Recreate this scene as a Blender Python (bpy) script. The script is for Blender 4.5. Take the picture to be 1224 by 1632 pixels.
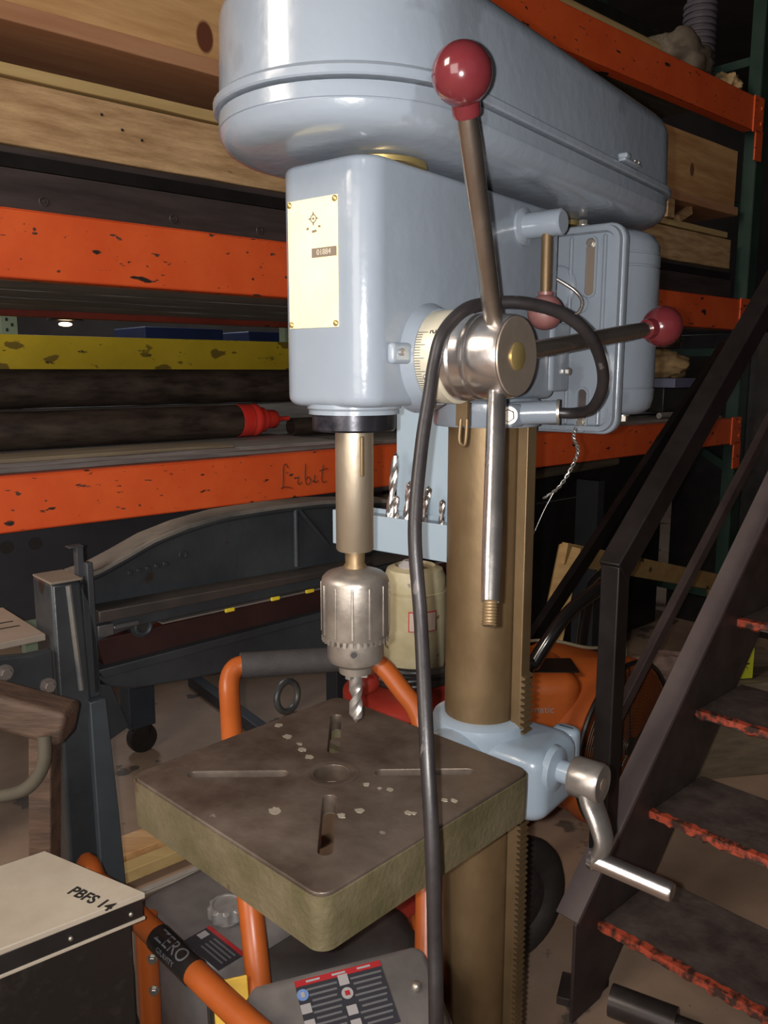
import bpy, bmesh, math, random
from mathutils import Vector, Matrix
random.seed(7)
for o in list(bpy.data.objects): bpy.data.objects.remove(o, do_unlink=True)
SC = bpy.context.scene; COL = SC.collection
PI = math.pi; R = math.radians

# ------------------------------------------------------------------ camera, world, lights, exposure
cam_d = bpy.data.cameras.new('camera'); cam = bpy.data.objects.new('camera', cam_d); COL.objects.link(cam)
cam_d.sensor_fit = 'VERTICAL'; cam_d.sensor_height = 24.0; cam_d.lens = 24.0 * 1320 / 1632
cam_d.clip_start = 0.02; cam_d.clip_end = 60
cam.location = (0, 0, 1.40); cam.rotation_euler = (R(90 - 9.63), 0, 0)
SC.camera = cam

world = bpy.data.worlds.new('world'); SC.world = world; world.use_nodes = True
world.node_tree.nodes['Background'].inputs[0].default_value = (0.95, 0.80, 0.78, 1)
world.node_tree.nodes['Background'].inputs[1].default_value = 0.13

def light(name, kind, loc, energy, color, size=None, target=None, **kw):
    d = bpy.data.lights.new(name, kind); d.energy = energy; d.color = color
    if size is not None:
        if kind == 'AREA': d.size = size
        else: d.shadow_soft_size = size
    for k, v in kw.items(): setattr(d, k, v)
    o = bpy.data.objects.new(name, d); COL.objects.link(o); o.location = loc
    if target is not None: o.rotation_euler = (Vector(target) - Vector(loc)).to_track_quat('-Z', 'Y').to_euler()
    return o
# the phone's flash, a couple of centimetres beside its lens
light('phone_flash', 'SPOT', (-0.016, 0.0, 1.402), 46, (1.0, 0.97, 0.95), 0.004, (0, 1, 1.23), spot_size=R(140), spot_blend=1.0)
# hall lamps high above and behind the photographer
light('hall_lamp', 'AREA', (-2.4, -0.4, 3.0), 70, (1.0, 0.88, 0.76), 1.0, (-0.9, 2.3, 1.3))
# broad fill light added well behind the photographer to brighten the deep shelves
light('rear_fill_light', 'AREA', (-2.9, -3.6, 1.75), 120, (1.0, 0.93, 0.86), 2.8, (-1.6, 2.0, 1.4))
light('hall_lamp_far', 'AREA', (-2.5, 6.5, 3.9), 60, (0.85, 0.9, 1.0), 0.9, (-2.0, 6.5, 0))
SC.view_settings.view_transform = 'Standard'; SC.view_settings.look = 'None'
SC.view_settings.gamma = 1; SC.view_settings.use_curve_mapping = False
SC.view_settings.exposure = 0.0

# ------------------------------------------------------------------ frames
def FR(x, y, deg): return Matrix.Translation((x, y, 0)) @ Matrix.Rotation(R(deg), 4, 'Z')
WF = Matrix.Identity(4)
MF = FR(.129, 1.045, -38.5)      # drill press: column axis, +x its right, +y its back
KF = FR(-.87, 1.86, 42)          # pallet rack: +x along its front beams, +y into it
SF = FR(.475, 1.652, 43)         # stairs: +x the way up, -y across the treads

# ------------------------------------------------------------------ materials
MATS = {}
def mat(name, c1, c2=None, rough=.5, metal=0, scale=8, bump=0.0, bscale=60, stretch=(1, 1, 1), chips=None, coat=0,
        mix=(.35, .7), rvar=0, knots=None, spec=None, detail=5):
    if name in MATS: return MATS[name]
    m = bpy.data.materials.new(name); m.use_nodes = True; N = m.node_tree.nodes; L = m.node_tree.links
    b = N['Principled BSDF']; b.inputs['Roughness'].default_value = rough; b.inputs['Metallic'].default_value = metal
    if coat: b.inputs['Coat Weight'].default_value = coat; b.inputs['Coat Roughness'].default_value = .08
    if spec is not None: b.inputs['Specular IOR Level'].default_value = spec
    tc = N.new('ShaderNodeTexCoord'); mp = N.new('ShaderNodeMapping'); mp.inputs['Scale'].default_value = stretch
    L.new(tc.outputs['Object'], mp.inputs['Vector'])
    n = N.new('ShaderNodeTexNoise'); n.inputs['Scale'].default_value = scale; n.inputs['Detail'].default_value = detail
    n.inputs['Roughness'].default_value = .62
    L.new(mp.outputs[0], n.inputs['Vector'])
    cr = N.new('ShaderNodeValToRGB'); cr.color_ramp.elements[0].position = mix[0]; cr.color_ramp.elements[1].position = mix[1]
    cr.color_ramp.elements[0].color = (*c1, 1); cr.color_ramp.elements[1].color = (*(c2 or c1), 1)
    L.new(n.outputs['Fac'], cr.inputs[0]); out = cr.outputs[0]
    for (cc, csc, thr, cst) in (chips or []):
        mp2 = N.new('ShaderNodeMapping'); mp2.inputs['Scale'].default_value = cst
        mp2.inputs['Location'].default_value = (random.random() * 5,) * 3
        L.new(tc.outputs['Object'], mp2.inputs['Vector'])
        n2 = N.new('ShaderNodeTexNoise'); n2.inputs['Scale'].default_value = csc; n2.inputs['Detail'].default_value = 6
        L.new(mp2.outputs[0], n2.inputs['Vector'])
        mr = N.new('ShaderNodeMapRange'); mr.inputs['From Min'].default_value = thr; mr.inputs['From Max'].default_value = thr + .025
        L.new(n2.outputs['Fac'], mr.inputs['Value'])
        mx = N.new('ShaderNodeMix'); mx.data_type = 'RGBA'; L.new(mr.outputs[0], mx.inputs[0]); L.new(out, mx.inputs[6])
        mx.inputs[7].default_value = (*cc, 1); out = mx.outputs[2]
    for (kx, ky, kz, kr, kc) in (knots or []):
        vm = N.new('ShaderNodeVectorMath'); vm.operation = 'SUBTRACT'; vm.inputs[1].default_value = (kx, ky, kz)
        L.new(tc.outputs['Object'], vm.inputs[0])
        vs = N.new('ShaderNodeVectorMath'); vs.operation = 'MULTIPLY'; vs.inputs[1].default_value = (1.25, .02, .8)
        L.new(vm.outputs[0], vs.inputs[0])
        vl = N.new('ShaderNodeVectorMath'); vl.operation = 'LENGTH'; L.new(vs.outputs[0], vl.inputs[0])
        mr = N.new('ShaderNodeMapRange'); mr.inputs['From Min'].default_value = kr; mr.inputs['From Max'].default_value = kr * .8
        L.new(vl.outputs['Value'], mr.inputs['Value'])
        mx = N.new('ShaderNodeMix'); mx.data_type = 'RGBA'; L.new(mr.outputs[0], mx.inputs[0]); L.new(out, mx.inputs[6])
        mx.inputs[7].default_value = (*kc, 1); out = mx.outputs[2]
    L.new(out, b.inputs['Base Color'])
    if rvar:
        mr = N.new('ShaderNodeMapRange'); mr.inputs['To Min'].default_value = max(.03, rough - rvar); mr.inputs['To Max'].default_value = min(1, rough + rvar)
        mr.inputs['From Min'].default_value = .3; mr.inputs['From Max'].default_value = .7
        L.new(n.outputs['Fac'], mr.inputs['Value']); L.new(mr.outputs[0], b.inputs['Roughness'])
    if bump:
        n3 = N.new('ShaderNodeTexNoise'); n3.inputs['Scale'].default_value = bscale; n3.inputs['Detail'].default_value = 3
        L.new(mp.outputs[0], n3.inputs['Vector'])
        bp = N.new('ShaderNodeBump'); bp.inputs['Strength'].default_value = bump; bp.inputs['Distance'].default_value = .002
        L.new(n3.outputs['Fac'], bp.inputs['Height']); L.new(bp.outputs[0], b.inputs['Normal'])
    MATS[name] = m; return m
CH = (.035, .025, .022)
blue = mat('machine_blue_grey_paint', (.20, .232, .27), (.232, .265, .305), .24, 0, 5, .30, 55, coat=.25, chips=[((.180, .205, .235), 7, .62, (1, 1, 1))])
bluem = mat('bright_blue_paint', (.24, .30, .36), (.27, .33, .39), .3, 0, 6, .15, 60, coat=.3)
blueb = mat('tray_blue_paint', (.25, .32, .38), (.28, .35, .41), .5, 0, 6, .15, 60)
brass = mat('aged_brass_steel', (.10, .06, .028), (.24, .165, .085), .46, .6, 4.5, .15, 120, (1, 1, .6), mix=(.3, .68), rvar=.12)
quillm = mat('golden_steel', (.40, .33, .24), (.55, .47, .36), .4, .85, 4, .1, 200, (1, 1, .4), rvar=.1)
steel = mat('worn_steel', (.30, .275, .25), (.48, .45, .42), .36, .75, 14, .1, 150, rvar=.12)
chuckm = mat('chuck_steel', (.27, .235, .205), (.42, .38, .33), .38, .75, 18, .12, 150, rvar=.1)
chrome = mat('polished_steel', (.58, .54, .52), (.72, .68, .65), .25, .96, 10, .05, 200, rvar=.08)
dial = mat('dial_brass_plate', (.55, .50, .38), (.66, .61, .48), .45, .4, 20, .05, 150)
brassc = mat('brass_cap', (.45, .33, .12), (.55, .42, .18), .4, .8, 10)
facem = mat('brown_steel_face', (.40, .32, .25), (.52, .44, .36), .35, .8, 12, .1, 90)
blackm = mat('black_oxide_steel', (.02, .02, .025), (.10, .09, .11), .3, .6, 12, .1, 100, mix=(.45, .6))
redball = mat('dark_red_phenolic', (.085, .012, .015), (.12, .018, .022), .16, 0, 6, .04, 30, coat=.5)
redworn = mat('worn_red_phenolic', (.12, .025, .025), (.24, .12, .11), .4, 0, 14, .1, 60)
plate = mat('glare_pale_nameplate', (.93, .80, .40), (.97, .88, .52), .4, .15, 12)  # pale base colour stands in for flash glare on glossy brass
ink = mat('black_ink', (.02, .018, .016), None, .6)
inkg = mat('grey_brown_ink', (.16, .12, .09), None, .6)
castiron = mat('table_cast_iron', (.075, .055, .042), (.19, .15, .12), .42, .5, 9, .2, 90, mix=(.38, .74), rvar=.12,
               chips=[((.27, .23, .18), 30, .73, (1, 1, 1))])
castside = mat('olive_grey_cast_paint', (.065, .056, .024), (.125, .10, .058), .5, 0, 18, .5, 160, mix=(.3, .7), chips=[((.09, .05, .03), 20, .69, (1, 1, 1))])
slotm = mat('bare_machined_iron', (.40, .36, .28), (.56, .51, .42), .4, .6, 30, .1, 100)
rubber = mat('dark_rubber_cord', (.012, .010, .010), (.024, .020, .021), .42, 0, 20, .15, 90, (1, 1, 1), chips=[((.07, .06, .055), 70, .68, (1, 1, .3))])
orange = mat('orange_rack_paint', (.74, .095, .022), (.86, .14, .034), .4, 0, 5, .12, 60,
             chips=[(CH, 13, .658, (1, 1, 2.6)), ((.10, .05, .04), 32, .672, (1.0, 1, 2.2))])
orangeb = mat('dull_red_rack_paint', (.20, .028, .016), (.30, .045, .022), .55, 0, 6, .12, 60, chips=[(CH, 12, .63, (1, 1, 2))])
yellow = mat('yellow_rack_paint', (.74, .55, .03), (.90, .68, .045), .5, 0, 4, .1, 60, chips=[((.28, .20, .03), 7, .60, (1, 1, 2)), ((.13, .10, .03), 18, .67, (1, 1, 2))])
green = mat('dark_green_rack_paint', (.016, .04, .03), (.03, .06, .045), .4, 0, 6, .1, 60, chips=[((.12, .12, .1), 30, .75, (1, 1, 1))])
palegreen = mat('pale_green_paint', (.30, .40, .28), (.36, .46, .33), .5)
wood_a = mat('sawn_pine', (.36, .21, .095), (.66, .44, .23), .7, 0, 5, .5, 60, (1.2, 9, 9), chips=[((.18, .10, .05), 13, .73, (1, 3, 3))])
wood_b = mat('planed_pine', (.46, .23, .09), (.70, .44, .20), .55, 0, 2.4, .2, 40, (1.0, 9, 9),
             knots=[(.604 - 1.325, 0, .052, .034, (.14, .045, .022)), (3.12 - 1.325, 0, .112, .026, (.20, .08, .035)), (1.7 - 1.325, 0, .16, .03, (.2, .08, .04))])
wood_r = mat('reddish_pine', (.42, .20, .10), (.52, .28, .15), .6, 0, 2, .3, 50, (1.2, 12, 12))
wood_y = mat('yellow_pine', (.46, .32, .13), (.58, .42, .19), .65, 0, 2, .3, 50, (1.2, 12, 12))
wood_d = mat('weathered_plywood', (.12, .095, .065), (.22, .17, .11), .75, 0, 4, .4, 50, (1, 8, 8))
wood_g = mat('grey_weathered_board', (.13, .12, .11), (.30, .28, .26), .6, 0, 5, .4, 50, (.8, 10, 10), mix=(.3, .62))
wood_o = mat('old_brown_timber', (.045, .027, .018), (.14, .08, .05), .7, 0, 5, .6, 40, (1, 5, 5))
rustpipe = mat('dark_rusty_pipe', (.035, .024, .018), (.11, .078, .058), .5, .3, 9, .3, 60, (1, 4, 4), mix=(.35, .7))
darksteel = mat('dark_brown_channel', (.045, .034, .032), (.09, .07, .066), .5, .3, 6, .2, 60, (.6, 4, 4))
blacksteel = mat('black_steel_bar', (.010, .009, .009), (.022, .018, .018), .45, .3, 6)
redplastic = mat('bright_red_plastic', (.75, .035, .025), (.85, .06, .04), .35, 0, 9)
greycast = mat('blue_grey_casting', (.028, .032, .036), (.052, .058, .062), .38, .1, 5, .3, 70, chips=[((.03, .02, .015), 9, .66, (1, 1, 1))])
greyedge = mat('light_worn_edge', (.16, .17, .18), (.30, .27, .22), .4, .4, 12)
rustbrown = mat('rust_brown_blade', (.035, .014, .012), (.055, .022, .017), .5, .2, 8)
darkpanel = mat('dark_slate_panel', (.026, .027, .032), (.042, .044, .05), .5, 0, 4)
cream = mat('off_white_lid', (.42, .36, .28), (.56, .50, .40), .4, 0, 7, .1, 50, chips=[((.30, .24, .16), 10, .72, (1, 1, 1))])
blackp = mat('black_plastic', (.012, .011, .011), (.022, .02, .019), .35, 0, 12, .1, 50)
grimy = mat('grimy_black_panel', (.012, .01, .009), (.06, .05, .045), .45, 0, 12, .1, 50, mix=(.5, .8))
gorange = mat('orange_tube_enamel', (.34, .075, .014), (.42, .10, .02), .35, 0, 8, .1, 50, chips=[((.30, .12, .05), 26, .74, (1, 1, 1))])
greyplas = mat('dusty_grey_plastic', (.11, .10, .095), (.19, .17, .16), .5, 0, 10, .15, 60)
darkplas = mat('dusty_dark_plastic', (.018, .015, .015), (.040, .034, .031), .55, 0, 10, .15, 60)
foam = mat('black_foam_grip', (.035, .032, .032), (.05, .045, .045), .8, 0, 40, .3, 200)
strapm = mat('yellow_webbing', (.68, .42, .05), (.78, .50, .08), .6, 0, 10, .3, 200)
label_dark = mat('dark_label', (.035, .035, .042), None, .4)
label_red = mat('red_label', (.38, .025, .03), None, .4)
label_white = mat('white_label', (.36, .34, .34), None, .45)
label_blue = mat('blue_label', (.15, .25, .5), None, .4)
label_text = mat('grey_print', (.13, .13, .135), None, .5)
beige = mat('grimy_beige_enamel', (.34, .29, .17), (.50, .45, .30), .4, 0, 9, .15, 60, chips=[((.12, .09, .05), 26, .66, (1, 1, 1))])
reddrum = mat('red_enamel', (.20, .018, .012), (.30, .03, .018), .35, 0, 6)
wiremat = mat('galvanised_wire', (.45, .44, .42), (.6, .6, .58), .35, .9, 12)
nutm = mat('zinc_bolt', (.34, .31, .26), (.46, .43, .38), .4, .8, 12)
concrete = mat('shop_concrete', (.32, .215, .145), (.50, .35, .25), .75, 0, 2.2, .3, 40, chips=[((.15, .115, .09), 5, .62, (1, 1, 1)), ((.22, .18, .14), 40, .74, (1, 1, 1))])
wallm = mat('dark_shed_wall', (.03, .026, .026), (.05, .043, .042), .8, 0, 2)
stairm = mat('brown_steel_stair', (.045, .032, .03), (.085, .062, .058), .55, .2, 8, .3, 60)
stairtop = mat('dusty_checker_tread', (.07, .05, .045), (.15, .115, .10), .6, .1, 16, .8, 45)
nosing = mat('worn_orange_nosing', (.06, .028, .02), (.52, .085, .04), .55, 0, 34, .8, 50, mix=(.42, .56))
railm = mat('black_rail_paint', (.014, .012, .012), (.028, .024, .024), .45, .2, 8)
flangem = mat('grey_flange', (.15, .12, .12), (.19, .155, .15), .5, .2, 8)
framewood = mat('stained_plank', (.42, .25, .09), (.55, .36, .15), .65, 0, 5, .3, 50, (2, 2, 5), chips=[((.09, .06, .03), 14, .62, (1, 1, 1))])
fanor = mat('orange_fan_shell', (.50, .11, .022), (.60, .15, .03), .4, 0, 6, .1, 40)
kraft = mat('kraft_paper', (.42, .27, .12), (.60, .42, .22), .7, 0, 8, .3, 30)
sackm = mat('grey_brown_sack', (.13, .10, .075), (.26, .21, .15), .8, 0, 9, .6, 40)
bluegrey = mat('blue_grey_tray', (.13, .14, .22), (.17, .18, .26), .5)
bluebox = mat('blue_bin_plastic', (.015, .035, .12), (.02, .045, .16), .5)
tyre = mat('dusty_tyre', (.03, .025, .022), (.055, .045, .04), .7, 0, 12, .4, 60)
cardy = mat('yellow_green_card', (.42, .46, .02), (.52, .55, .04), .5, 0, 14, chips=[((.05, .05, .02), 30, .62, (1, 1, 1))])
emit = bpy.data.materials.new('lamp_glow'); emit.use_nodes = True
emit.node_tree.nodes['Principled BSDF'].inputs['Emission Color'].default_value = (1, .75, .45, 1)
emit.node_tree.nodes['Principled BSDF'].inputs['Emission Strength'].default_value = 6

# ------------------------------------------------------------------ mesh helpers
OFF = {}
class MB:
    def __init__(s): s.v = []; s.f = []
    def add(s, vs, fs, M=None):
        n = len(s.v); s.v += [(M @ Vector(v)) if M else Vector(v) for v in vs]; s.f += [[i + n for i in f] for f in fs]; return s
    def box(s, c, d, rot=None, M=None):
        x, y, z = [k / 2 for k in d]
        vs = [Vector((a * x, b * y, e * z)) for e in (-1, 1) for b in (-1, 1) for a in (-1, 1)]
        if rot: vs = [rot @ v for v in vs]
        vs = [v + Vector(c) for v in vs]
        return s.add(vs, [(0, 2, 3, 1), (4, 5, 7, 6), (0, 1, 5, 4), (2, 6, 7, 3), (0, 4, 6, 2), (1, 3, 7, 5)], M)
    def bar(s, p, q, w, t, wdir=(0, 0, 1)):
        p, q = Vector(p), Vector(q); a = (q - p).normalized(); n = a.cross(Vector(wdir)).normalized(); w_ = n.cross(a).normalized()
        vs = [e + w_ * (i * w / 2) + n * (j * t / 2) for e in (p, q) for (i, j) in ((-1, -1), (1, -1), (1, 1), (-1, 1))]
        return s.add(vs, [(3, 2, 1, 0), (4, 5, 6, 7), (0, 1, 5, 4), (1, 2, 6, 5), (2, 3, 7, 6), (3, 0, 4, 7)])
    def loft(s, rings, caps=True, M=None, closed=False):
        n = len(rings[0]); vs = [v for r in rings for v in r]; fs = []
        m = len(rings)
        for k in range(m if closed else m - 1):
            for i in range(n):
                j = (i + 1) % n; k2 = (k + 1) % m
                fs.append((k * n + i, k * n + j, k2 * n + j, k2 * n + i))
        if caps and not closed: fs += [tuple(reversed(range(n))), tuple(range((m - 1) * n, m * n))]
        return s.add(vs, fs, M)
    def tube(s, pts, r, n=14, caps=True, flat=None, up=None):
        pts = [Vector(p) for p in pts]; m = len(pts); rr = r if isinstance(r, (list, tuple)) else [r] * m
        T = []
        for i in range(m):
            a = pts[max(0, i - 1)]; b = pts[min(m - 1, i + 1)]; T.append((b - a).normalized())
        u = Vector(up) if up else (Vector((0, 0, 1)) if abs(T[0].z) < .9 else Vector((1, 0, 0)))
        u = (u - T[0] * u.dot(T[0])).normalized(); rings = []
        for i in range(m):
            u = (u - T[i] * u.dot(T[i])).normalized(); w = T[i].cross(u)
            k = flat[i] if flat else 1
            rings.append([pts[i] + u * (math.cos(2 * PI * j / n) * rr[i]) + w * (math.sin(2 * PI * j / n) * rr[i] * k) for j in range(n)])
        return s.loft(rings, caps)
    def lathe(s, prof, n=40, c=(0, 0, 0), axis=(0, 0, 1), start=None):
        ax = Vector(axis).normalized(); q = Vector((0, 0, 1)).rotation_difference(ax).to_matrix(); c = Vector(c)
        rings = [[c + q @ Vector((r * math.cos(2 * PI * j / n), r * math.sin(2 * PI * j / n), z)) for j in range(n)] for (r, z) in prof]
        return s.loft(rings, True)
    def torus(s, c, r, t, n=48, k=8, axis=(0, 0, 1)):
        ax = Vector(axis).normalized(); q = Vector((0, 0, 1)).rotation_difference(ax).to_matrix(); c = Vector(c); rings = []
        for i in range(n):
            a = 2 * PI * i / n
            rings.append([c + q @ Vector(((r + t * math.cos(2 * PI * j / k)) * math.cos(a), (r + t * math.cos(2 * PI * j / k)) * math.sin(a), t * math.sin(2 * PI * j / k))) for j in range(k)])
        return s.loft(rings, False, closed=True)
    def sphere(s, c, r, n=32, m=16, sc=(1, 1, 1)):
        rings = []
        for i in range(1, m):
            a = PI * i / m
            rings.append([Vector(c) + Vector((sc[0] * r * math.sin(a) * math.cos(2 * PI * j / n), sc[1] * r * math.sin(a) * math.sin(2 * PI * j / n), -sc[2] * r * math.cos(a))) for j in range(n)])
        return s.loft(rings)
    def build(s, name, m, parent=None, frame=WF, bevel=0, seg=3, ang=38, sub=0, flatsh=False):
        me = bpy.data.meshes.new(name); vs = list(s.v)
        o = bpy.data.objects.new(name, me); COL.objects.link(o)
        if parent is None:
            xs = [v.x for v in vs]; ys = [v.y for v in vs]; zs = [v.z for v in vs]
            org = Vector(((min(xs) + max(xs)) / 2, (min(ys) + max(ys)) / 2, min(zs)))
            o.matrix_world = frame @ Matrix.Translation(org); OFF[o.name] = org; vs = [v - org for v in vs]
        else:
            o.parent = parent
            if parent.type == 'EMPTY': o.location = -OFF[parent.name]; OFF[o.name] = Vector((0, 0, 0))
            else: OFF[o.name] = OFF[parent.name]; vs = [v - OFF[parent.name] for v in vs]
        me.from_pydata(vs, [], s.f)
        bm = bmesh.new(); bm.from_mesh(me); bmesh.ops.recalc_face_normals(bm, faces=bm.faces); bm.to_mesh(me); bm.free()
        me.materials.append(m)
        if not flatsh:
            me.polygons.foreach_set('use_smooth', [True] * len(me.polygons)); me.set_sharp_from_angle(angle=R(ang))
        if bevel:
            b = o.modifiers.new('bevel', 'BEVEL'); b.width = bevel; b.segments = seg; b.limit_method = 'ANGLE'; b.angle_limit = R(38)
            b.harden_normals = False
            me.polygons.foreach_set('use_smooth', [True] * len(me.polygons))
        return o
def tag(o, label=None, cat=None, group=None, kind=None):
    if label: o['label'] = label
    if cat: o['category'] = cat
    if group: o['group'] = group
    if kind: o['kind'] = kind
    return o
def thing(name, label, cat, origin=(0, 0, 0), frame=WF, group=None):
    o = bpy.data.objects.new(name, None); COL.objects.link(o); o.empty_display_size = .1
    o.matrix_world = frame @ Matrix.Translation(origin); OFF[o.name] = Vector(origin)
    return tag(o, label, cat, group)
def smooth(pts, k=8):
    P = [Vector(p) for p in pts]; out = []
    for i in range(len(P) - 1):
        a = P[max(0, i - 1)]; b = P[i]; c = P[i + 1]; d = P[min(len(P) - 1, i + 2)]
        for j in range(k):
            t = j / k
            out.append(.5 * ((2 * b) + (c - a) * t + (2 * a - 5 * b + 4 * c - d) * t * t + (3 * b - a - 3 * c + d) * t ** 3))
    return out + [P[-1]]
def rrect(x0, x1, y0, y1, r, z, inset=0, n=8):
    x0 += inset; x1 -= inset; y0 += inset; y1 -= inset; r = max(.001, r - inset * .6); out = []
    for (cx, cy, a0) in ((x1 - r, y1 - r, 0), (x0 + r, y1 - r, 90), (x0 + r, y0 + r, 180), (x1 - r, y0 + r, 270)):
        for i in range(n + 1):
            a = R(a0 + 90 * i / n); out.append(Vector((cx + r * math.cos(a), cy + r * math.sin(a), z)))
    return out
def fillet(z0, z1, f0, f1=None, k=5):      # list of (z, inset) for a rounded slab
    f1 = f0 if f1 is None else f1
    a = [(z0 + f0 * (1 - math.cos(PI / 2 * i / k)), f0 * (1 - math.sin(PI / 2 * i / k))) for i in range(k + 1)]
    b = [(z1 - f1 * (1 - math.cos(PI / 2 * i / k)), f1 * (1 - math.sin(PI / 2 * i / k))) for i in range(k, -1, -1)]
    return a + b
def rbox(mb, x0, x1, y0, y1, z0, z1, r, f, f1=None, M=None):
    return mb.loft([rrect(x0, x1, y0, y1, r, z, i) for z, i in fillet(z0, z1, f, f1)], M=M)
def stad(r0, y0, r1, y1, z, inset=0, n=28):
    r0 -= inset; r1 -= inset; out = []
    for i in range(n + 1):
        a = PI * i / n; out.append(Vector((r1 * math.cos(a), y1 + r1 * math.sin(a), z)))
    for i in range(n + 1):
        a = PI + PI * i / n; out.append(Vector((r0 * math.cos(a), y0 + r0 * math.sin(a), z)))
    return out
def plate2d(outer, holes, z0, z1, bev, name, m, parent, M=None, mats=None):
    cu = bpy.data.curves.new('t', 'CURVE'); cu.dimensions = '2D'; cu.fill_mode = 'BOTH'
    cu.extrude = max(0, (z1 - z0) / 2 - bev); cu.bevel_depth = bev; cu.bevel_resolution = 2
    for loop in [outer] + holes:
        sp = cu.splines.new('POLY'); sp.points.add(len(loop) - 1); sp.use_cyclic_u = True
        for i, p in enumerate(loop): sp.points[i].co = (p[0], p[1], 0, 1)
    o = bpy.data.objects.new('t', cu); COL.objects.link(o)
    bpy.context.view_layer.update()
    me = bpy.data.meshes.new_from_object(o.evaluated_get(bpy.context.evaluated_depsgraph_get()))
    bpy.data.objects.remove(o, do_unlink=True)
    mb = MB(); T = (M or Matrix.Identity(4)) @ Matrix.Translation((0, 0, (z0 + z1) / 2))
    mb.add([v.co for v in me.vertices], [list(p.vertices) for p in me.polygons], T)
    bpy.data.meshes.remove(me)
    return mb.build(name, m, parent, ang=30)
def text(s, size, M, name, m, parent, ext=.0002, shear=0, align='CENTER', bold=0):
    cu = bpy.data.curves.new('t', 'FONT'); cu.body = s; cu.size = size; cu.extrude = ext; cu.align_x = align; cu.align_y = 'CENTER'; cu.shear = shear; cu.offset = bold
    o = bpy.data.objects.new('t', cu); COL.objects.link(o); bpy.context.view_layer.update()
    me = bpy.data.meshes.new_from_object(o.evaluated_get(bpy.context.evaluated_depsgraph_get()))
    bpy.data.objects.remove(o, do_unlink=True)
    mb = MB(); mb.add([v.co for v in me.vertices], [list(p.vertices) for p in me.polygons], M); bpy.data.meshes.remove(me)
    return mb.build(name, m, parent, flatsh=True)
def basis(o, x, y):
    x = Vector(x).normalized(); z = x.cross(Vector(y)).normalized(); y = z.cross(x)
    M = Matrix((( x.x, y.x, z.x, 0), (x.y, y.y, z.y, 0), (x.z, y.z, z.z, 0), (0, 0, 0, 1))); return Matrix.Translation(o) @ M
def hexbolt(mb, c, axis, r, h, washer=True):
    c = Vector(c); ax = Vector(axis).normalized()
    if washer: mb.lathe([(r * 1.35, 0), (r * 1.35, h * .2)], 20, c, ax)
    mb.lathe([(r, h * .2), (r, h * .9), (r * .85, h)], 6, c, ax)
def twist_bit(p, axis, r, L, shank, mname, parent=None, label=None, cat=None, group=None, turns=3.0, n=60):
    """A fluted twist drill: shank then helical flutes ending in a point."""
    ax = Vector(axis).normalized(); q = Vector((0, 0, 1)).rotation_difference(ax).to_matrix(); p = Vector(p); rings = []; k = 20
    for i in range(n + 1):
        z = L * i / n; fl = 0 if z < shank else min(1, (z - shank) / (r * 2)); a0 = 2 * PI * turns * max(0, z - shank) / (L - shank)
        tip = min(1, max(.06, (L - z) / (r * .9)))
        ring = []
        for j in range(k):
            a = 2 * PI * j / k; d = math.cos(2 * a); rad = r * (1 - fl * .52 * max(0, -d) ** .7) * tip
            ring.append(p + q @ Vector((rad * math.cos(a + a0), rad * math.sin(a + a0), z)))
        rings.append(ring)
    mb = MB(); mb.loft(rings); return mb

# ------------------------------------------------------------------ the room
fl = MB(); fl.box((0, 3, -.05), (11, 14, .1)); tag(fl.build('floor', concrete), kind='structure')
w = MB(); w.box((0, 10.05, 2.2), (11, .1, 4.6)); tag(w.build('wall_back', wallm), kind='structure')
w = MB(); w.box((5.55, 3, 2.2), (.1, 14, 4.6)); tag(w.build('wall_right', wallm), kind='structure')
w = MB(); w.box((0, 3, 4.55), (11.2, 14.2, .1)); tag(w.build('ceiling', wallm), kind='structure')

# ------------------------------------------------------------------ drill press
dp = thing('drill_press', 'large blue-grey pedestal drill press with brass-coloured column, in the middle of the shop', 'drill press', (0, 0, 0), MF)
SY = -.256
c = MB(); c.lathe([(.048, .03), (.048, 1.345)], 64); c.build('column', brass, dp)
b = MB(); b.lathe([(.112, 0), (.112, .03), (.105, .04), (.085, .045), (.075, .09), (.060, .13)], 48); b.build('base', bluem, dp)
# toothed rack bar on the right of the column
rk = MB(); rk.box((.056, .004, .80), (.014, .022, 1.07))
ro = rk.build('rack_bar', quillm if False else brass, dp, bevel=.001)
tz = .16; tb = MB()
while tz < 1.02:
    tb.add([(.063, -.007, tz), (.063, .015, tz), (.063, .015, tz + .0066), (.063, -.007, tz + .0066), (.069, -.007, tz + .0024), (.069, .015, tz + .0024), (.069, .015, tz + .0042), (.069, -.007, tz + .0042)],
           [(0, 3, 2, 1), (4, 5, 6, 7), (0, 1, 5, 4), (1, 2, 6, 5), (2, 3, 7, 6), (3, 0, 4, 7)]); tz += .0082
tag(tb.build('rack_teeth', brass, ro, flatsh=True), 'row of gear teeth cut along the rack', kind='stuff')
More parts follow.
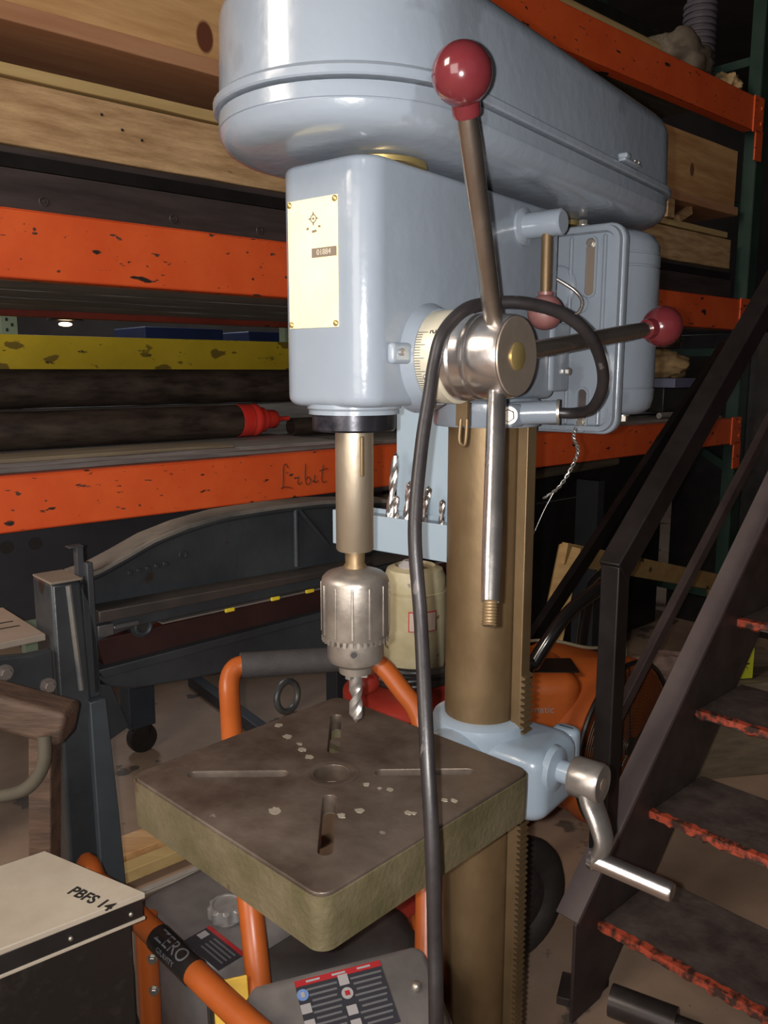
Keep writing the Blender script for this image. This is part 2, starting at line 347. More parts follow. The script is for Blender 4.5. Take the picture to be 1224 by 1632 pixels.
# head
h = MB(); rbox(h, -.057, .060, SY - .050, .078, 1.366, 1.592, .026, .010, .006)
head = h.build('head_casting', blue, dp)
h = MB()
h.lathe([(.046, 1.358), (.046, 1.362), (.048, 1.364), (.048, 1.368)], 48, (0, SY, 0)); h.build('nose_collar', blue, head)
h = MB()   # boss behind the dial and index lug
h.lathe([(.056, .045), (.053, .060), (.0475, .070), (.047, .072)], 48, (0, SY + .05, 1.414), (1, 0, 0)); h.build('feed_boss', blue, head)
h = MB(); h.box((.0645, SY - .004, 1.417), (.010, .040, .020)); h.build('index_lug', blue, head, bevel=.004)
h = MB(); h.lathe([(.0035, 0), (.0035, .002), (.002, .003)], 14, (.0695, SY - .012, 1.418), (1, 0, 0)); h.build('index_screw', steel, head)
h = MB(); h.lathe([(.066, 1.334), (.068, 1.338), (.068, 1.362), (.062, 1.368)], 48); h.build('column_clamp_ring', blue, head)
h = MB(); rbox(h, .045, .064, .045, .098, 1.375, 1.46, .008, .004); h.build('clamp_lug', blue, head)
h = MB(); hexbolt(h, (.064, .085, 1.40), (1, 0, 0), .005, .006, False); h.build('clamp_lug_screw', steel, head)
# bolt lug and cord gland at the ring
h = MB(); h.tube([(.055, -.050, 1.351), (.085, -.035, 1.353), (.110, -.022, 1.354)], .0135, 24)
h.box((.062, -.058, 1.350), (.030, .030, .026)); h.build('cord_gland', blue, head, bevel=.003)
h = MB(); hexbolt(h, (.074, -.0735, 1.351), (.45, -1, 0), .0075, .009); h.build('gland_bolt', nutm, head)
h = MB(); h.lathe([(.0148, 0), (.0148, .003)], 24, (.108, -.0235, 1.354), (.9, .4, .02)); h.build('gland_rim', nutm, head)
# nameplate
py_ = SY - .0506
pl = MB(); pl.box((-.0065, py_, 1.5000), (.0635, .0012, .118)); pn = tag(pl.build('nameplate', plate, head, bevel=.0004), 'brass nameplate, its pale colour standing in for flash glare, with an emblem and serial box')
for sx in (-1, 1):
    for sz in (-1, 1):
        r_ = MB(); r_.sphere((-.0065 + sx * .0288, py_ - .0008, 1.5 + sz * .0555), .0030, 14, 8, (1, .7, 1)); r_.build('rivet', brassc, pn)
em = MB(); cx, cz = -.0045, 1.5405; yy = py_ - .0009
em.torus((cx, yy, cz), .0034, .0005, 20, 6, (0, 1, 0)); em.lathe([(.0012, 0), (.0012, .0005)], 12, (cx, yy, cz), (0, -1, 0))
for k in range(4):
    a = PI / 2 * k; d = Vector((math.cos(a), 0, math.sin(a))); s_ = Vector((-d.z, 0, d.x)); p0 = Vector((cx, yy, cz))
    em.add([p0 + d * .0036 + s_ * .0011, p0 + d * .0036 - s_ * .0011, p0 + d * .0066, p0 + d * .0036 + s_ * .0011 + Vector((0, -.0004, 0)), p0 + d * .0036 - s_ * .0011 + Vector((0, -.0004, 0)), p0 + d * .0066 + Vector((0, -.0004, 0))], [(0, 1, 2), (3, 5, 4), (0, 3, 4, 1), (1, 4, 5, 2), (2, 5, 3, 0)])
for k, ch in enumerate([(-.0075, -.0085), (-.0005, -.0115), (.0025, -.0112), (.0075, -.0075)]): em.box((cx + ch[0], yy, cz + ch[1]), (.0026, .0005, .0020))
em.build('emblem', inkg, pn)
sb = MB(); sb.box((.0085, yy, 1.5095), (.031, .0005, .0085)); sb.build('serial_box', inkg, pn)
text('01884', .0072, basis((.0085, yy - .0004, 1.5095), (1, 0, 0), (0, 0, 1)), 'serial_digits', dial, pn)
# belt guard
y1 = .238
def gl(zs, r0=.126, r1=.118): return [stad(r0, SY, r1, y1, z, i) for z, i in zs]
g = MB(); g.loft(gl([(1.599, .030), (1.600, .022), (1.6025, .013), (1.607, .006), (1.613, .002), (1.619, .0), (1.6195, .0012), (1.6205, .0012), (1.621, 0), (1.6335, .0005), (1.634, .006)]))
g.build('belt_guard_base', blue, dp)
g = MB(); g.loft(gl([(1.6355, .006), (1.6360, -.0035), (1.6375, -.0048), (1.6435, -.0048), (1.646, -.002), (1.648, .001), (1.715, .003), (1.722, .0048), (1.730, .009), (1.737, .016), (1.7405, .027), (1.742, .04)]))
cover = g.build('belt_guard_cover', blue, dp)
g = MB(); g.box((.128, .105, 1.646), (.010, .050, .004)); g.box((.129, .085, 1.650), (.012, .012, .006)); g.build('cover_latch', blue, cover, bevel=.002)
for yy2 in (.112, .124):
    g = MB(); g.lathe([(.0022, 0), (.0022, .002), (.001, .003)], 10, (.131, yy2, 1.648), (0, 0, 1)); g.build('latch_screw', nutm, cover)
g = MB(); g.lathe([(.046, 1.592), (.046, 1.5965), (.040, 1.599), (.02, 1.601)], 40, (.018, SY + .02, 0)); g.build('pulley_hub', brassc, dp)
g = MB(); g.lathe([(.026, 1.592), (.026, 1.598), (.012, 1.602)], 30, (.01, .165, 0)); g.build('motor_shaft_nut', brassc, dp)
# motor and its mounting plate
mp_ = MB(); mp_.loft([[Vector((v.x, .150 + z, v.y)) for v in rrect(-.12, .108, 1.317, 1.589, .022, 0, i)] for z, i in fillet(0, .016, .004)]); mpl = mp_.build('motor_plate', blue, dp)
rim = MB()
o_ = rrect(-.12, .108, 1.317, 1.589, .022, 0, .003); i_ = rrect(-.12, .108, 1.317, 1.589, .022, 0, .013)
rim.loft([[Vector((v.x, .152, v.y)) for v in o_], [Vector((v.x, .143, v.y)) for v in rrect(-.12, .108, 1.317, 1.589, .022, 0, .0045)], [Vector((v.x, .143, v.y)) for v in rrect(-.12, .108, 1.317, 1.589, .022, 0, .0105)], [Vector((v.x, .152, v.y)) for v in i_]], caps=False)
rim.build('plate_rim', blue, mpl)
for xx in (.035, .082): 
    g = MB(); g.box((xx, .1475, 1.452), (.005, .006, .245)); g.build('plate_rib', blue, mpl, bevel=.0025)
for (xx, z0, z1) in ((.062, 1.505, 1.565), (.058, 1.328, 1.370)):
    g = MB(); ring = lambda r, y: [Vector((xx + r * math.cos(a), y, (z1 if math.sin(a) >= 0 else z0) + r * math.sin(a))) for a in [2 * PI * k / 24 + .01 for k in range(24)]]
    g.loft([ring(.0095, .1503), ring(.0090, .1470), ring(.0065, .1470), ring(.0062, .1503)], caps=False); g.build('slot_rim', blue, mpl)
    g = MB(); g.loft([ring(.0062, .1498), ring(.0062, .1508)]); g.build('adjusting_slot', darksteel if z0 < 1.4 else inkg, mpl)
    g = MB(); hexbolt(g, (xx, .1495, (z1 if z0 > 1.4 else z0 + .004)), (0, -1, 0), .0055, .006); g.build('slot_bolt', nutm, mpl)
mo = MB(); mo.lathe([(0.0558, 1.34), (0.0707, 1.341), (0.08, 1.349), (0.0837, 1.362), (0.0842, 1.376), (0.0828, 1.377), (0.0828, 1.378), (0.0837, 1.379), (0.0837, 1.539), (0.0823, 1.54), (0.0823, 1.542), (0.0837, 1.543), (0.0837, 1.556), (0.0818, 1.557), (0.0818, 1.559), (0.0828, 1.56), (0.0818, 1.572), (0.0744, 1.584), (0.0614, 1.59), (0.0372, 1.592)], 56, (.028, .250, 0))
mo.box((.03, .19, 1.45), (.10, .06, .20))
motor = mo.build('motor', blue, dp)
g = MB(); hexbolt(g, (.088, .215, 1.341), (0, 0, -1), .007, .010); g.build('motor_bolt', nutm, motor)
g = MB(); hexbolt(g, (.045, .158, 1.589), (0, 0, 1), .006, .008); g.build('plate_bolt', nutm, mpl)
# belt-tension lever: boss, rod, worn ball
t = MB(); t.lathe([(.021, .058), (.021, .063), (.0145, .066), (.0145, .108), (.012, .1105)], 32, (0, -.028, 1.563), (1, 0, 0)); tl = t.build('tension_boss', blue, dp)
t = MB(); t.tube([(.092, -.030, 1.553), (.094, -.033, 1.488)], .0062, 16); t.build('tension_rod', brass, tl)
t = MB(); t.lathe([(.008, 0), (.0085, .006)], 20, (.094, -.033, 1.482), (0, 0, 1)); t.sphere((.0945, -.034, 1.466), .0200); t.build('worn_ball_knob', redworn, tl)
t = MB(); t.lathe([(.030, .0), (.028, .004), (.012, .010)], 32, (.014, .150, 1.512), (0, -1, 0))
t.box((.004, .128, 1.527), (.03, .05, .012)); t.build('lever_pivot', blue, mpl, bevel=.003)
t = MB(); t.tube(smooth([(-.002, .105, 1.527), (.016, .098, 1.530), (.032, .100, 1.521), (.058, .112, 1.503), (.066, .120, 1.489), (.060, .122, 1.475), (.048, .118, 1.474)], 6), .0024, 10); t.build('wire_clip', steel, mpl)
t = MB(); t.lathe([(.012, 0), (.011, .003)], 28, (.050, .149, 1.488), (0, -1, 0)); t.build('cast_disc', blue, mpl)
# twisted wire tail
def wire(path, r, tw, turns):
    pts = smooth(path, 10); m = MB()
    for ph in (0, PI):
        q = []
        for i, p in enumerate(pts):
            a = ph + 2 * PI * turns * i / len(pts); q.append(p + Vector((math.cos(a) * tw, math.sin(a) * tw, 0)))
        m.tube(q, r, 8)
    return m
wm = wire([(.055, .140, 1.325), (.053, .138, 1.312), (.060, .138, 1.295), (.052, .138, 1.272), (.034, .138, 1.243), (.012, .136, 1.225)], .0011, .0022, 9)
ww = wm.build('twisted_wire', wiremat, dp)
t = MB(); t.tube(smooth([(.026, .137, 1.234), (.012, .13, 1.20), (-.006, .12, 1.14), (.0, .10, 1.09)], 5), .0006, 6); t.build('loose_strand', wiremat, ww)
# feed hub, dial and levers
HY, HZ = SY + .05, 1.414
d = MB(); d.lathe([(.0455, .069), (.0455, .0945), (.043, .0955)], 64, (0, HY, HZ), (1, 0, 0)); dl = tag(d.build('depth_dial', dial, dp), 'graduated pale brass depth dial')
ti = MB()
for k in range(64):
    a = R(150 + k * 3.2)
    ln = .013 if k % 5 == 0 else .008; c_ = Vector((.0705 + ln / 2, HY + .04555 * math.cos(a), HZ + .04555 * math.sin(a)))
    ti.box(c_, (ln, .0006, .0003), Matrix.Rotation(-(a - PI / 2) * -1, 3, 'X'))
tag(ti.build('dial_marks', ink, dl, flatsh=True), kind='stuff')
for k, a in enumerate((205, 219)):
    a = R(a); s2 = MB(); s2.sphere((.083, HY + .0455 * math.cos(a), HZ + .0455 * math.sin(a)), .0032, 12, 8); s2.build('dial_pin', steel, dl)
text('5', .010, basis((.090, HY + .0458 * math.cos(R(150)), HZ + .0458 * math.sin(R(150))), (0, -math.sin(R(150)), math.cos(R(150))), (-1, 0, 0)), 'dial_number', ink, dl)
d = MB(); d.lathe([(.040, .0955), (.0425, .0965), (.0425, .104), (.0405, .1065), (.0405, .118), (.0375, .120), (.0375, .1215), (.040, .123), (.0405, .126), (.0402, .132), (.0388, .152), (.0375, .156), (.034, .1575), (.0165, .1565), (.0150, .1565)], 64, (0, HY, HZ), (1, 0, 0)); hub = d.build('feed_hub', chrome, dp)
d = MB(); d.lathe([(.0370, .1567), (.0365, .1582), (.0170, .1578)], 48, (0, HY, HZ), (1, 0, 0)); d.build('hub_face', facem, hub)
d = MB(); d.lathe([(.0130, .157), (.0130, .1592), (.0105, .1605)], 32, (0, HY, HZ), (1, 0, 0)); d.build('hub_cap', brassc, hub)
HC = Vector((.137, HY, HZ))
def lever(dirv, L, ball):
    dv = Vector(dirv).normalized(); lv = MB(); lv.lathe([(.0088, .030), (.0088, .20 if ball else .19), (.0078, L - .02)], 24, HC, dv)
    lo = lv.build('feed_lever', chrome if not ball else steel_l, hub)
    if ball:
        k = MB(); k.lathe([(.0105, L - .030), (.0112, L - .027), (.0112, L - .016), (.012, L - .012)], 24, HC, dv)
        e = HC + dv * L; q = Vector((0, 0, 1)).rotation_difference(dv).to_matrix(); rings = []
        for i in range(1, 20):
            a = PI * i / 20; rings.append([e + q @ Vector((.0228 * math.sin(a) * math.cos(2 * PI * j / 36), .0228 * math.sin(a) * math.sin(2 * PI * j / 36), -.0228 * math.cos(a))) for j in range(36)])
        k.loft(rings); k.build('ball_knob', redball, lo)
    else:
        k = MB(); prof = []
        for i in range(8): z = L - .02 + i * .0027; prof += [(.0058, z), (.0066, z + .0010), (.0058, z + .0022)]
        k.lathe(prof, 20, HC, dv); k.build('threaded_end', brass, lo)
steel_l = mat('warm_lever_steel', (.40, .35, .30), (.56, .50, .44), .27, .97, 6, .05, 200, rvar=.1)
lever((.044, -.135, .204), .250, True); lever((.062, .25, .036), .262, True); lever((.055, -.096, -.205), .257, False)
# little hook clip below the hub
t = MB(); t.box((.082, SY + .075, 1.360), (.014, .004, .030)); t.tube(smooth([(.082, SY + .072, 1.352), (.082, SY + .070, 1.330), (.088, SY + .070, 1.326), (.090, SY + .070, 1.336), (.090, SY + .071, 1.352)], 5), .0020, 8); t.build('hook_clip', brass, head)
# quill, spindle, chuck, bit
qz = MB(); qz.lathe([(.0395, 1.3590), (.0425, 1.3585), (.0425, 1.3430), (.0405, 1.3410), (.024, 1.3410)], 48, (0, SY, 0)); qz.build('quill_lock_ring', blackm, dp)
q = MB(); q.lathe([(.0195, 1.3410), (.0195, 1.2185), (.0180, 1.2165)], 48, (0, SY, 0)); ql = q.build('quill', quillm, dp)
q = MB(); q.box((.0175, SY - .0085, 1.316), (.0035, .0045, .040)); q.build('quill_keyway', brass, ql, bevel=.0012)
q = MB(); q.lathe([(.0105, 1.2165), (.0100, 1.203), (.0120, 1.200), (.0125, 1.196)], 36, (0, SY, 0)); q.build('spindle', brassc if False else brass, dp)
q = MB(); q.lathe([(.0125, 1.1985), (.030, 1.1925), (.0345, 1.188), (.0355, 1.184), (.0355, 1.127), (.0345, 1.125), (.0300, 1.124), (.0300, 1.103), (.0285, 1.098), (.0205, 1.0925), (.0180, 1.0915), (.0175, 1.084), (.0145, 1.0838)], 64, (0, SY, 0))
ck = q.build('chuck', chuckm, dp)
for k in range(12):
    a = 2 * PI * k / 12 + .1; q = MB(); ca, sa = math.cos(a), math.sin(a)
    q.box((.0356 * ca, SY + .0356 * sa, 1.156), (.0020, .0030, .054), Matrix.Rotation(a, 3, 'Z')); q.build('grip_rib', chuckm, ck, bevel=.0007)
for k in range(32):
    a = 2 * PI * k / 32; q = MB(); ca, sa = math.cos(a), math.sin(a)
    q.box((.0335 * ca, SY + .0335 * sa, 1.1235), (.0045, .0034, .0055), Matrix.Rotation(a, 3, 'Z')); q.build('key_tooth', chuckm, ck, flatsh=True)
for k in range(3):
    a = R(-52 + 120 * k); q = MB(); ca, sa = math.cos(a), math.sin(a)
    q.torus((.0302 * ca, SY + .0302 * sa, 1.1125), .0040, .0008, 20, 6, (ca, sa, 0)); q.build('key_hole_rim', steel, ck)
    q = MB(); q.lathe([(.0037, 0), (.0037, .0004)], 18, (.0300 * ca, SY + .0300 * sa, 1.1125), (ca, sa, 0)); q.build('key_hole', ink, ck)
for k in range(3):
    a = R(30 + 120 * k); q = MB(); q.box((.0095 * math.cos(a), SY + .0095 * math.sin(a), 1.086), (.008, .007, .016), Matrix.Rotation(a, 3, 'Z')); q.build('chuck_jaw', steel, ck, bevel=.001)
db = twist_bit((0, SY, 1.095), (0, 0, -1), .0072, .069, .020, steel, turns=.95)
tag(db.build('drill_bit', steel, dp), 'twist drill bit clamped in the chuck')
# table bracket, gear box and crank
b = MB(); b.lathe([(.050, .835), (.064, .838), (.066, .842), (.066, .940), (.063, .950), (.056, .954), (.0485, .955)], 48)
b.build('table_bracket', bluem, dp)
b = MB(); rbox(b, .025, .118, -.052, .060, .846, .938, .024, .020); gb = b.build('gear_box', bluem, dp)
b = MB(); b.lathe([(.030, .112), (.028, .120), (.020, .122), (.014, .124), (.014, .144)], 36, (0, -.012, .912), (1, 0, 0)); b.build('crank_shaft', bluem, gb)
b = MB(); b.loft([rrect(.075, .112, .050, .078, .012, z, i) for z, i in fillet(.885, .935, .008)]); b.build('clamp_ear', bluem, gb)
b = MB(); b.tube([(0, -.04, .905), (-.008, -.10, .905), (-.018, -.17, .905)], [.045, .042, .050], 24); b.build('table_arm', bluem, dp)
b = MB(); b.lathe([(.0235, .142), (.0245, .146), (.0245, .176), (.0225, .180)], 32, (0, -.012, .912), (1, 0, 0)); ca_ = b.build('crank_hub', steelc if False else steel, dp)
b = MB(); b.lathe([(.0075, .1795), (.0075, .1808)], 20, (0, -.012, .912), (1, 0, 0)); b.build('crank_bore', inkg, ca_)
b = MB(); pts = smooth([(.163, -.012, .908), (.168, -.016, .888), (.182, -.022, .866), (.190, -.026, .848), (.187, -.028, .834), (.180, -.030, .822)], 6); m_ = len(pts)
b.tube(pts, [.0215 - .0085 * i / m_ if i < m_ * .8 else .0135 for i in range(m_)], 20, True, [.62] * m_, up=(0, 1, 0)); b.build('crank_arm', steel, ca_)
b = MB(); b.lathe([(.0125, 0), (.0135, .006), (.0112, .009), (.0112, .097), (.0098, .100), (.007, .100)], 28, (.176, -.030, .824), (1, -.02, -.03)); b.build('crank_handle', chrome, ca_)
# table, swung a little about the column
TM = Matrix.Rotation(R(-5.2), 4, 'Z') @ Matrix.Translation((0, -.270, 0))
HW = .1565
def outl(inset=0): return [(v.x, v.y) for v in rrect(-HW, HW, -HW, HW, .016, 0, inset)]
holes = []
for k in range(4):
    a = R(45 + 90 * k); d = Vector((math.cos(a), math.sin(a))); n_ = Vector((-d.y, d.x)); l = []
    w_ = .0082; r0, r1 = .055, .150
    for i in range(9): t_ = -PI / 2 + PI * i / 8; l.append(d * (r1 + w_ * math.cos(t_)) + n_ * (w_ * math.sin(t_)))
    for i in range(9): t_ = PI / 2 + PI * i / 8; l.append(d * (r0 + w_ * math.cos(t_)) + n_ * (w_ * math.sin(t_)))
    holes.append([tuple(v) for v in l])
holes.append([(.021 * math.cos(2 * PI * i / 36), .021 * math.sin(2 * PI * i / 36)) for i in range(36)])
tt = plate2d(outl(.0026), holes, .944, .965, .0012, 'table_top', castiron, dp, TM)
sk = MB(); sk.loft([[TM @ v for v in rrect(-HW, HW, -HW, HW, .016, z, i)] for z, i in ((.913, .003), (.911, .0), (.945, -.0006), (.9618, -.0006), (.9622, .0006), (.9440, .0006), (.9435, .0095), (.913, .012))], caps=False, closed=False)
sk.build('table_skirt', castside, tt)
sk = MB()
sk.box((0, .075, .932), (.26, .010, .024), M=TM); sk.build('table_rib', castside, tt)
for k, hl in enumerate(holes):
    L_ = MB(); z0, z1 = .9442, .9636
    def scl(s, z):
        cx = sum(p[0] for p in hl) / len(hl); cy = sum(p[1] for p in hl) / len(hl); out = []
        for i, p in enumerate(hl):
            a = Vector(hl[i - 1]); b_ = Vector(hl[(i + 1) % len(hl)]); t_ = (b_ - a).normalized(); nn = Vector((-t_.y, t_.x)); out.append(TM @ Vector((p[0] + nn.x * s, p[1] + nn.y * s, z)))
        return out
    L_.loft([scl(.0002, z0), scl(.0002, z1), scl(.0010, z1), scl(.0010, z0)], caps=False, closed=True)
    L_.build('slot_lining' if k < 4 else 'centre_hole_lining', slotm, tt)
rr = MB(); rr.loft([[Vector((q_ * math.cos(2 * PI * j / 40), q_ * math.sin(2 * PI * j / 40), z_)) for j in range(40)] for q_, z_ in ((.0208, .9640), (.0300, .9640), (.0305, .9654), (.0270, .9657), (.0225, .9652))], caps=False, closed=True); rr.v = [TM @ v for v in rr.v]; rr.build('centre_boss_ring', castiron, tt)
rs = random.Random(3)
for (x_, y_, rad) in [(-0.139, 0.039, 0.0065), (-0.106, 0.025, 0.007), (-0.08, 0.022, 0.004), (-0.066, 0.015, 0.006), (-0.047, 0.008, 0.006), (0.046, 0.008, 0.0045), (0.062, 0.012, 0.003), (0.072, 0.017, 0.0045), (0.117, -0.004, 0.005), (0.122, -0.001, 0.0035), (0.127, 0.04, 0.0045), (0.135, 0.046, 0.0045), (0.079, -0.035, 0.006), (0.073, -0.054, 0.005), (0.018, -0.093, 0.008)]:
    ring = []
    for i in range(14): t_ = 2 * PI * i / 14; rad2 = rad * rs.uniform(.65, 1.1); ring.append((x_ + rad2 * math.cos(t_), y_ + rad2 * .8 * math.sin(t_)))
    mk = MB(); mk.loft([[TM @ Vector((x, y, z)) for x, y in ring] for z in (.9640, .9654)]); mk.build('drill_mark', slotm, tt)
# tool tray on the left of the column, with back plate
TB = .0
t = MB(); x0, x1, yf, yb = -.252, -.045, -.010, .040
t.box(((x0 + x1) / 2, yf, 1.176), (x1 - x0, .003, .050)); t.box(((x0 + x1) / 2, yb, 1.176), (x1 - x0, .003, .050)); t.box((x0, (yf + yb) / 2, 1.176), (.003, yb - yf, .050))
t.box(((x0 + x1) / 2, (yf + yb) / 2, 1.153), (x1 - x0, yb - yf, .003)); t.box(((x0 + x1) / 2, (yf + yb) / 2, 1.193), (x1 - x0, yb - yf, .003))
tray = t.build('bit_tray', blueb, dp, bevel=.0012)
t = MB(); t.box((-.108, .045, 1.265), (.135, .004, .175)); t.box((-.045, .035, 1.30), (.02, .03, .05)); t.build('tray_back_plate', blueb, tray)
for (xx, yy3, r_, top, tx, ty) in [(-.163, .004, .0060, 1.292, .05, .10), (-.150, .006, .0042, 1.232, .0, .05), (-.136, .006, .0052, 1.254, .10, .05), (-.122, .006, .0036, 1.222, .12, .0),
                               (-.112, .010, .0048, 1.250, .16, .05), (-.104, .006, .0044, 1.238, .10, .0), (-.074, .006, .0040, 1.234, .06, .0), (-.058, .004, .0040, 1.236, .08, .0)]:
    ln = top - 1.160; m3 = twist_bit((xx, yy3, 1.158), (tx, ty, 1), r_, ln, .035, chrome, turns=ln / r_ / 24, n=70)
    bo = m3.build('loose_drill_bit', chrome, None, MF)
    i_ = len([o for o in bpy.data.objects if o.name.startswith('loose_drill_bit')])
    tag(bo, ['tallest silver twist drill, leaning right behind the quill in the blue tray', 'thin short twist drill just right of the tallest one in the tray', 'thick twist drill third from the left in the blue tray', 'shortest thin twist drill in the middle of the blue tray',
             'tall thick twist drill leaning right, just left of the hanging cord', 'twist drill half hidden behind the hanging black cord in the tray', 'lone twist drill between the hanging cord and the column', 'twist drill at the right end of the tray, touching the column side'][i_ - 1], 'drill bit', 'drill bits in the blue tray')
# power cord
cp = [(.100, -.026, 1.354), (.125, -.016, 1.353), (.155, -.030, 1.361), (.180, -.062, 1.392), (.184, -.100, 1.430), (.172, -.140, 1.454), (.150, -.178, 1.464), (.128, -.206, 1.4635), (.118, -.236, 1.456), (.112, -.262, 1.434), (.110, -.272, 1.408),
      (.112, -.282, 1.380), (.116, -.300, 1.33), (.128, -.325, 1.262), (.150, -.345, 1.187), (.188, -.388, 1.100), (.206, -.405, 1.032), (.213, -.41, .952), (.220, -.417, .887), (.226, -.42, .70), (.23, -.42, .3), (.235, -.42, .06), (.26, -.43, .012), (.36, -.47, .0075), (.52, -.50, .0075)]
cd = MB(); cd.tube(smooth(cp, 8), .0062, 16); tag(cd.build('power_cord', rubber, dp), 'scuffed black rubber power cord')

# ------------------------------------------------------------------ pallet rack
K = thing('pallet_rack', 'orange-beamed pallet rack with dark green uprights running behind the drill press', 'rack', (1.4, .5, 0), KF)
XE = 3.66
def cbeam(x0, x1, y, z0, z1, m, name, lab=None):
    b = MB(); d = .045; s = -1 if y > .5 else 1
    b.box(((x0 + x1) / 2, y + s * .003, (z0 + z1) / 2), (x1 - x0, .006, z1 - z0)); b.box(((x0 + x1) / 2, y + s * d / 2, z1 - .003), (x1 - x0, d, .006)); b.box(((x0 + x1) / 2, y + s * d / 2, z0 + .003), (x1 - x0, d, .006))
    b.box(((x0 + x1) / 2, y + s * d, (z0 + z1) / 2), (x1 - x0, .006, z1 - z0))
    return b.build(name, m, K, bevel=.002, seg=2)
for (z0, z1) in ((1.034, 1.165), (1.604, 1.755), (2.545, 2.70)):
    fb = cbeam(-.9, XE - .10, 0, z0, z1, orange, 'beam')
    cn = MB(); cn.box((XE - .055, -.002, (z0 + z1) / 2), (.10, .008, z1 - z0 + .01)); cn.box((XE - .035, -.002, z0 - .06), (.075, .008, .14))
    for k in range(2): cn.lathe([(.010, 0), (.010, .004), (.004, .006)], 14, (XE - .03 - .28 * k * 0, -.006, z0 + .04 + .07 * k), (0, -1, 0))
    cn.build('beam_connector', orange, K, bevel=.002, seg=2)
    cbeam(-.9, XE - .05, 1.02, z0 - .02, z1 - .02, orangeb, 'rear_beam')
for (x, y) in ((XE + .02, .005), (XE + .02, .95)):
    u = MB(); u.box((x, y + .004, 1.9), (.085, .008, 3.8)); u.box((x - .0385, y + .035, 1.9), (.008, .07, 3.8)); u.box((x + .0385, y + .035, 1.9), (.008, .07, 3.8)); u.build('upright', green, K, bevel=.002, seg=2)
for z in (.2, .9, 1.5, 2.2, 2.9):
    u = MB(); u.bar((XE + .02, .07, z), (XE + .02, .95, z + (.5 if z in (.9, 2.2) else 0)), .04, .03); u.build('frame_brace', green, K)
# decks: weathered boards, one by one
def board(x0, x1, y0, y1, z0, z1, m, name, label, cat, group=None, bevel=.002):
    b = MB(); n = max(2, int((x1 - x0) / .12)); rings = []; rs = random.Random(int(1000 * (x0 + y0 * 7 + z0 * 3)))
    for i in range(n + 1):
        x = x0 + (x1 - x0) * i / n; j = lambda: rs.uniform(-.0012, .0012)
        rings.append([Vector((x, y0 + j(), z0 + j())), Vector((x, y1 + j(), z0 + j())), Vector((x, y1 + j(), z1 + j())), Vector((x, y0 + j(), z1 + j()))])
    b.loft(rings); o = b.build(name, m, None if label else K, KF, bevel=bevel, seg=2)
    if label: tag(o, label, cat, group)
    return o
for k in range(4): board(-.9, 3.55, .05 + .235 * k, .05 + .235 * k + .225, 1.165, 1.178, wood_g, 'deck_board', None, None)
for k in range(4): board(-.9, 3.55, .05 + .235 * k, .05 + .235 * k + .225, 1.605 + .0, 1.620, wood_g, 'deck_board', None, None)
# what lies on the lower shelf
board(-.8, 1.0, .03, .40, 1.1795, 1.1915, wood_g, 'plywood_sheet', 'thin grey plywood sheet lying on the lower rack shelf under the pipes', 'plywood')
board(-.8, .62, .005, .16, 1.194, 1.203, wood_d, 'plank_offcut', 'short brown offcut plank on the front edge of the lower shelf', 'plank')
board(-.8, 3.2, .48, .95, 1.179, 1.290, wood_g, 'board_stack', 'thick grey weathered board under the rear black pipe', 'board')
def pipe(x0, x1, y, z, r, label):
    p = MB(); p.lathe([(r * .86, .03), (r * .86, 0), (r, 0), (r, x1 - x0), (r * .86, x1 - x0), (r * .86, x1 - x0 - .03)], 32, (x0, y, z), (1, 0, 0)); return tag(p.build('steel_pipe', rustpipe, None, KF), label, 'pipe')
pipe(-.8, .880, .335, 1.2445, .051, 'dark rusty steel pipe with a red cap on its end, on the lower shelf')
pipe(-.8, 3.0, .60, 1.349, .058, 'fat dark steel pipe lying behind, level with the yellow beam')
pipe(1.06, 3.08, .35, 1.214, .030, 'thinner dark pipe continuing past the red cap towards the right')
rc = MB(); rc.lathe([(.0522, -.02), (.0525, .015), (.050, .030), (.052, .036), (.0525, .040), (.0525, .050), (.050, .055)], 28, (.855, .335, 1.2445), (1, 0, 0))
cap = tag(rc.build('pipe_cap', redplastic, None, KF), 'bright red plastic cap with a nozzle on the end of the dark pipe', 'pipe cap')
rc = MB(); rc.lathe([(.042, .055), (.040, .080), (.032, .084), (.030, .125), (.026, .130), (.024, .13)], 24, (.855, .335, 1.2445), (1, 0, 0)); rc.build('cap_neck', redplastic, cap)
rc = MB(); rc.lathe([(.008, .13), (.007, .185)], 12, (.855, .335, 1.2445), (1, 0, 0)); rc.build('cap_nozzle', redplastic, cap)
# handwriting on the lower beam
hw = [[(.030, .062), (.022, .074), (.013, .066), (.012, .040), (.010, .012), (.004, .003)], [(.004, .004), (.022, .007), (.044, .001)], [(.066, .034), (.063, .018), (.068, .010), (.078, .016)], [(.092, .070), (.090, .03), (.094, .010), (.104, .008), (.110, .020), (.102, .030), (.094, .022)], [(.126, .034), (.123, .018), (.128, .010), (.138, .016)], [(.158, .062), (.152, .022), (.158, .008), (.170, .012)], [(.144, .044), (.176, .050)]]
hm = MB()
for st in hw: hm.tube(smooth([(.765 + x, -.0012, 1.062 + z) for x, z in st], 5), .0010, 6)
tag(hm.build('handwriting', ink, [o for o in bpy.data.objects if o.name == 'beam'][0]), 'faint handwriting reading Libit')
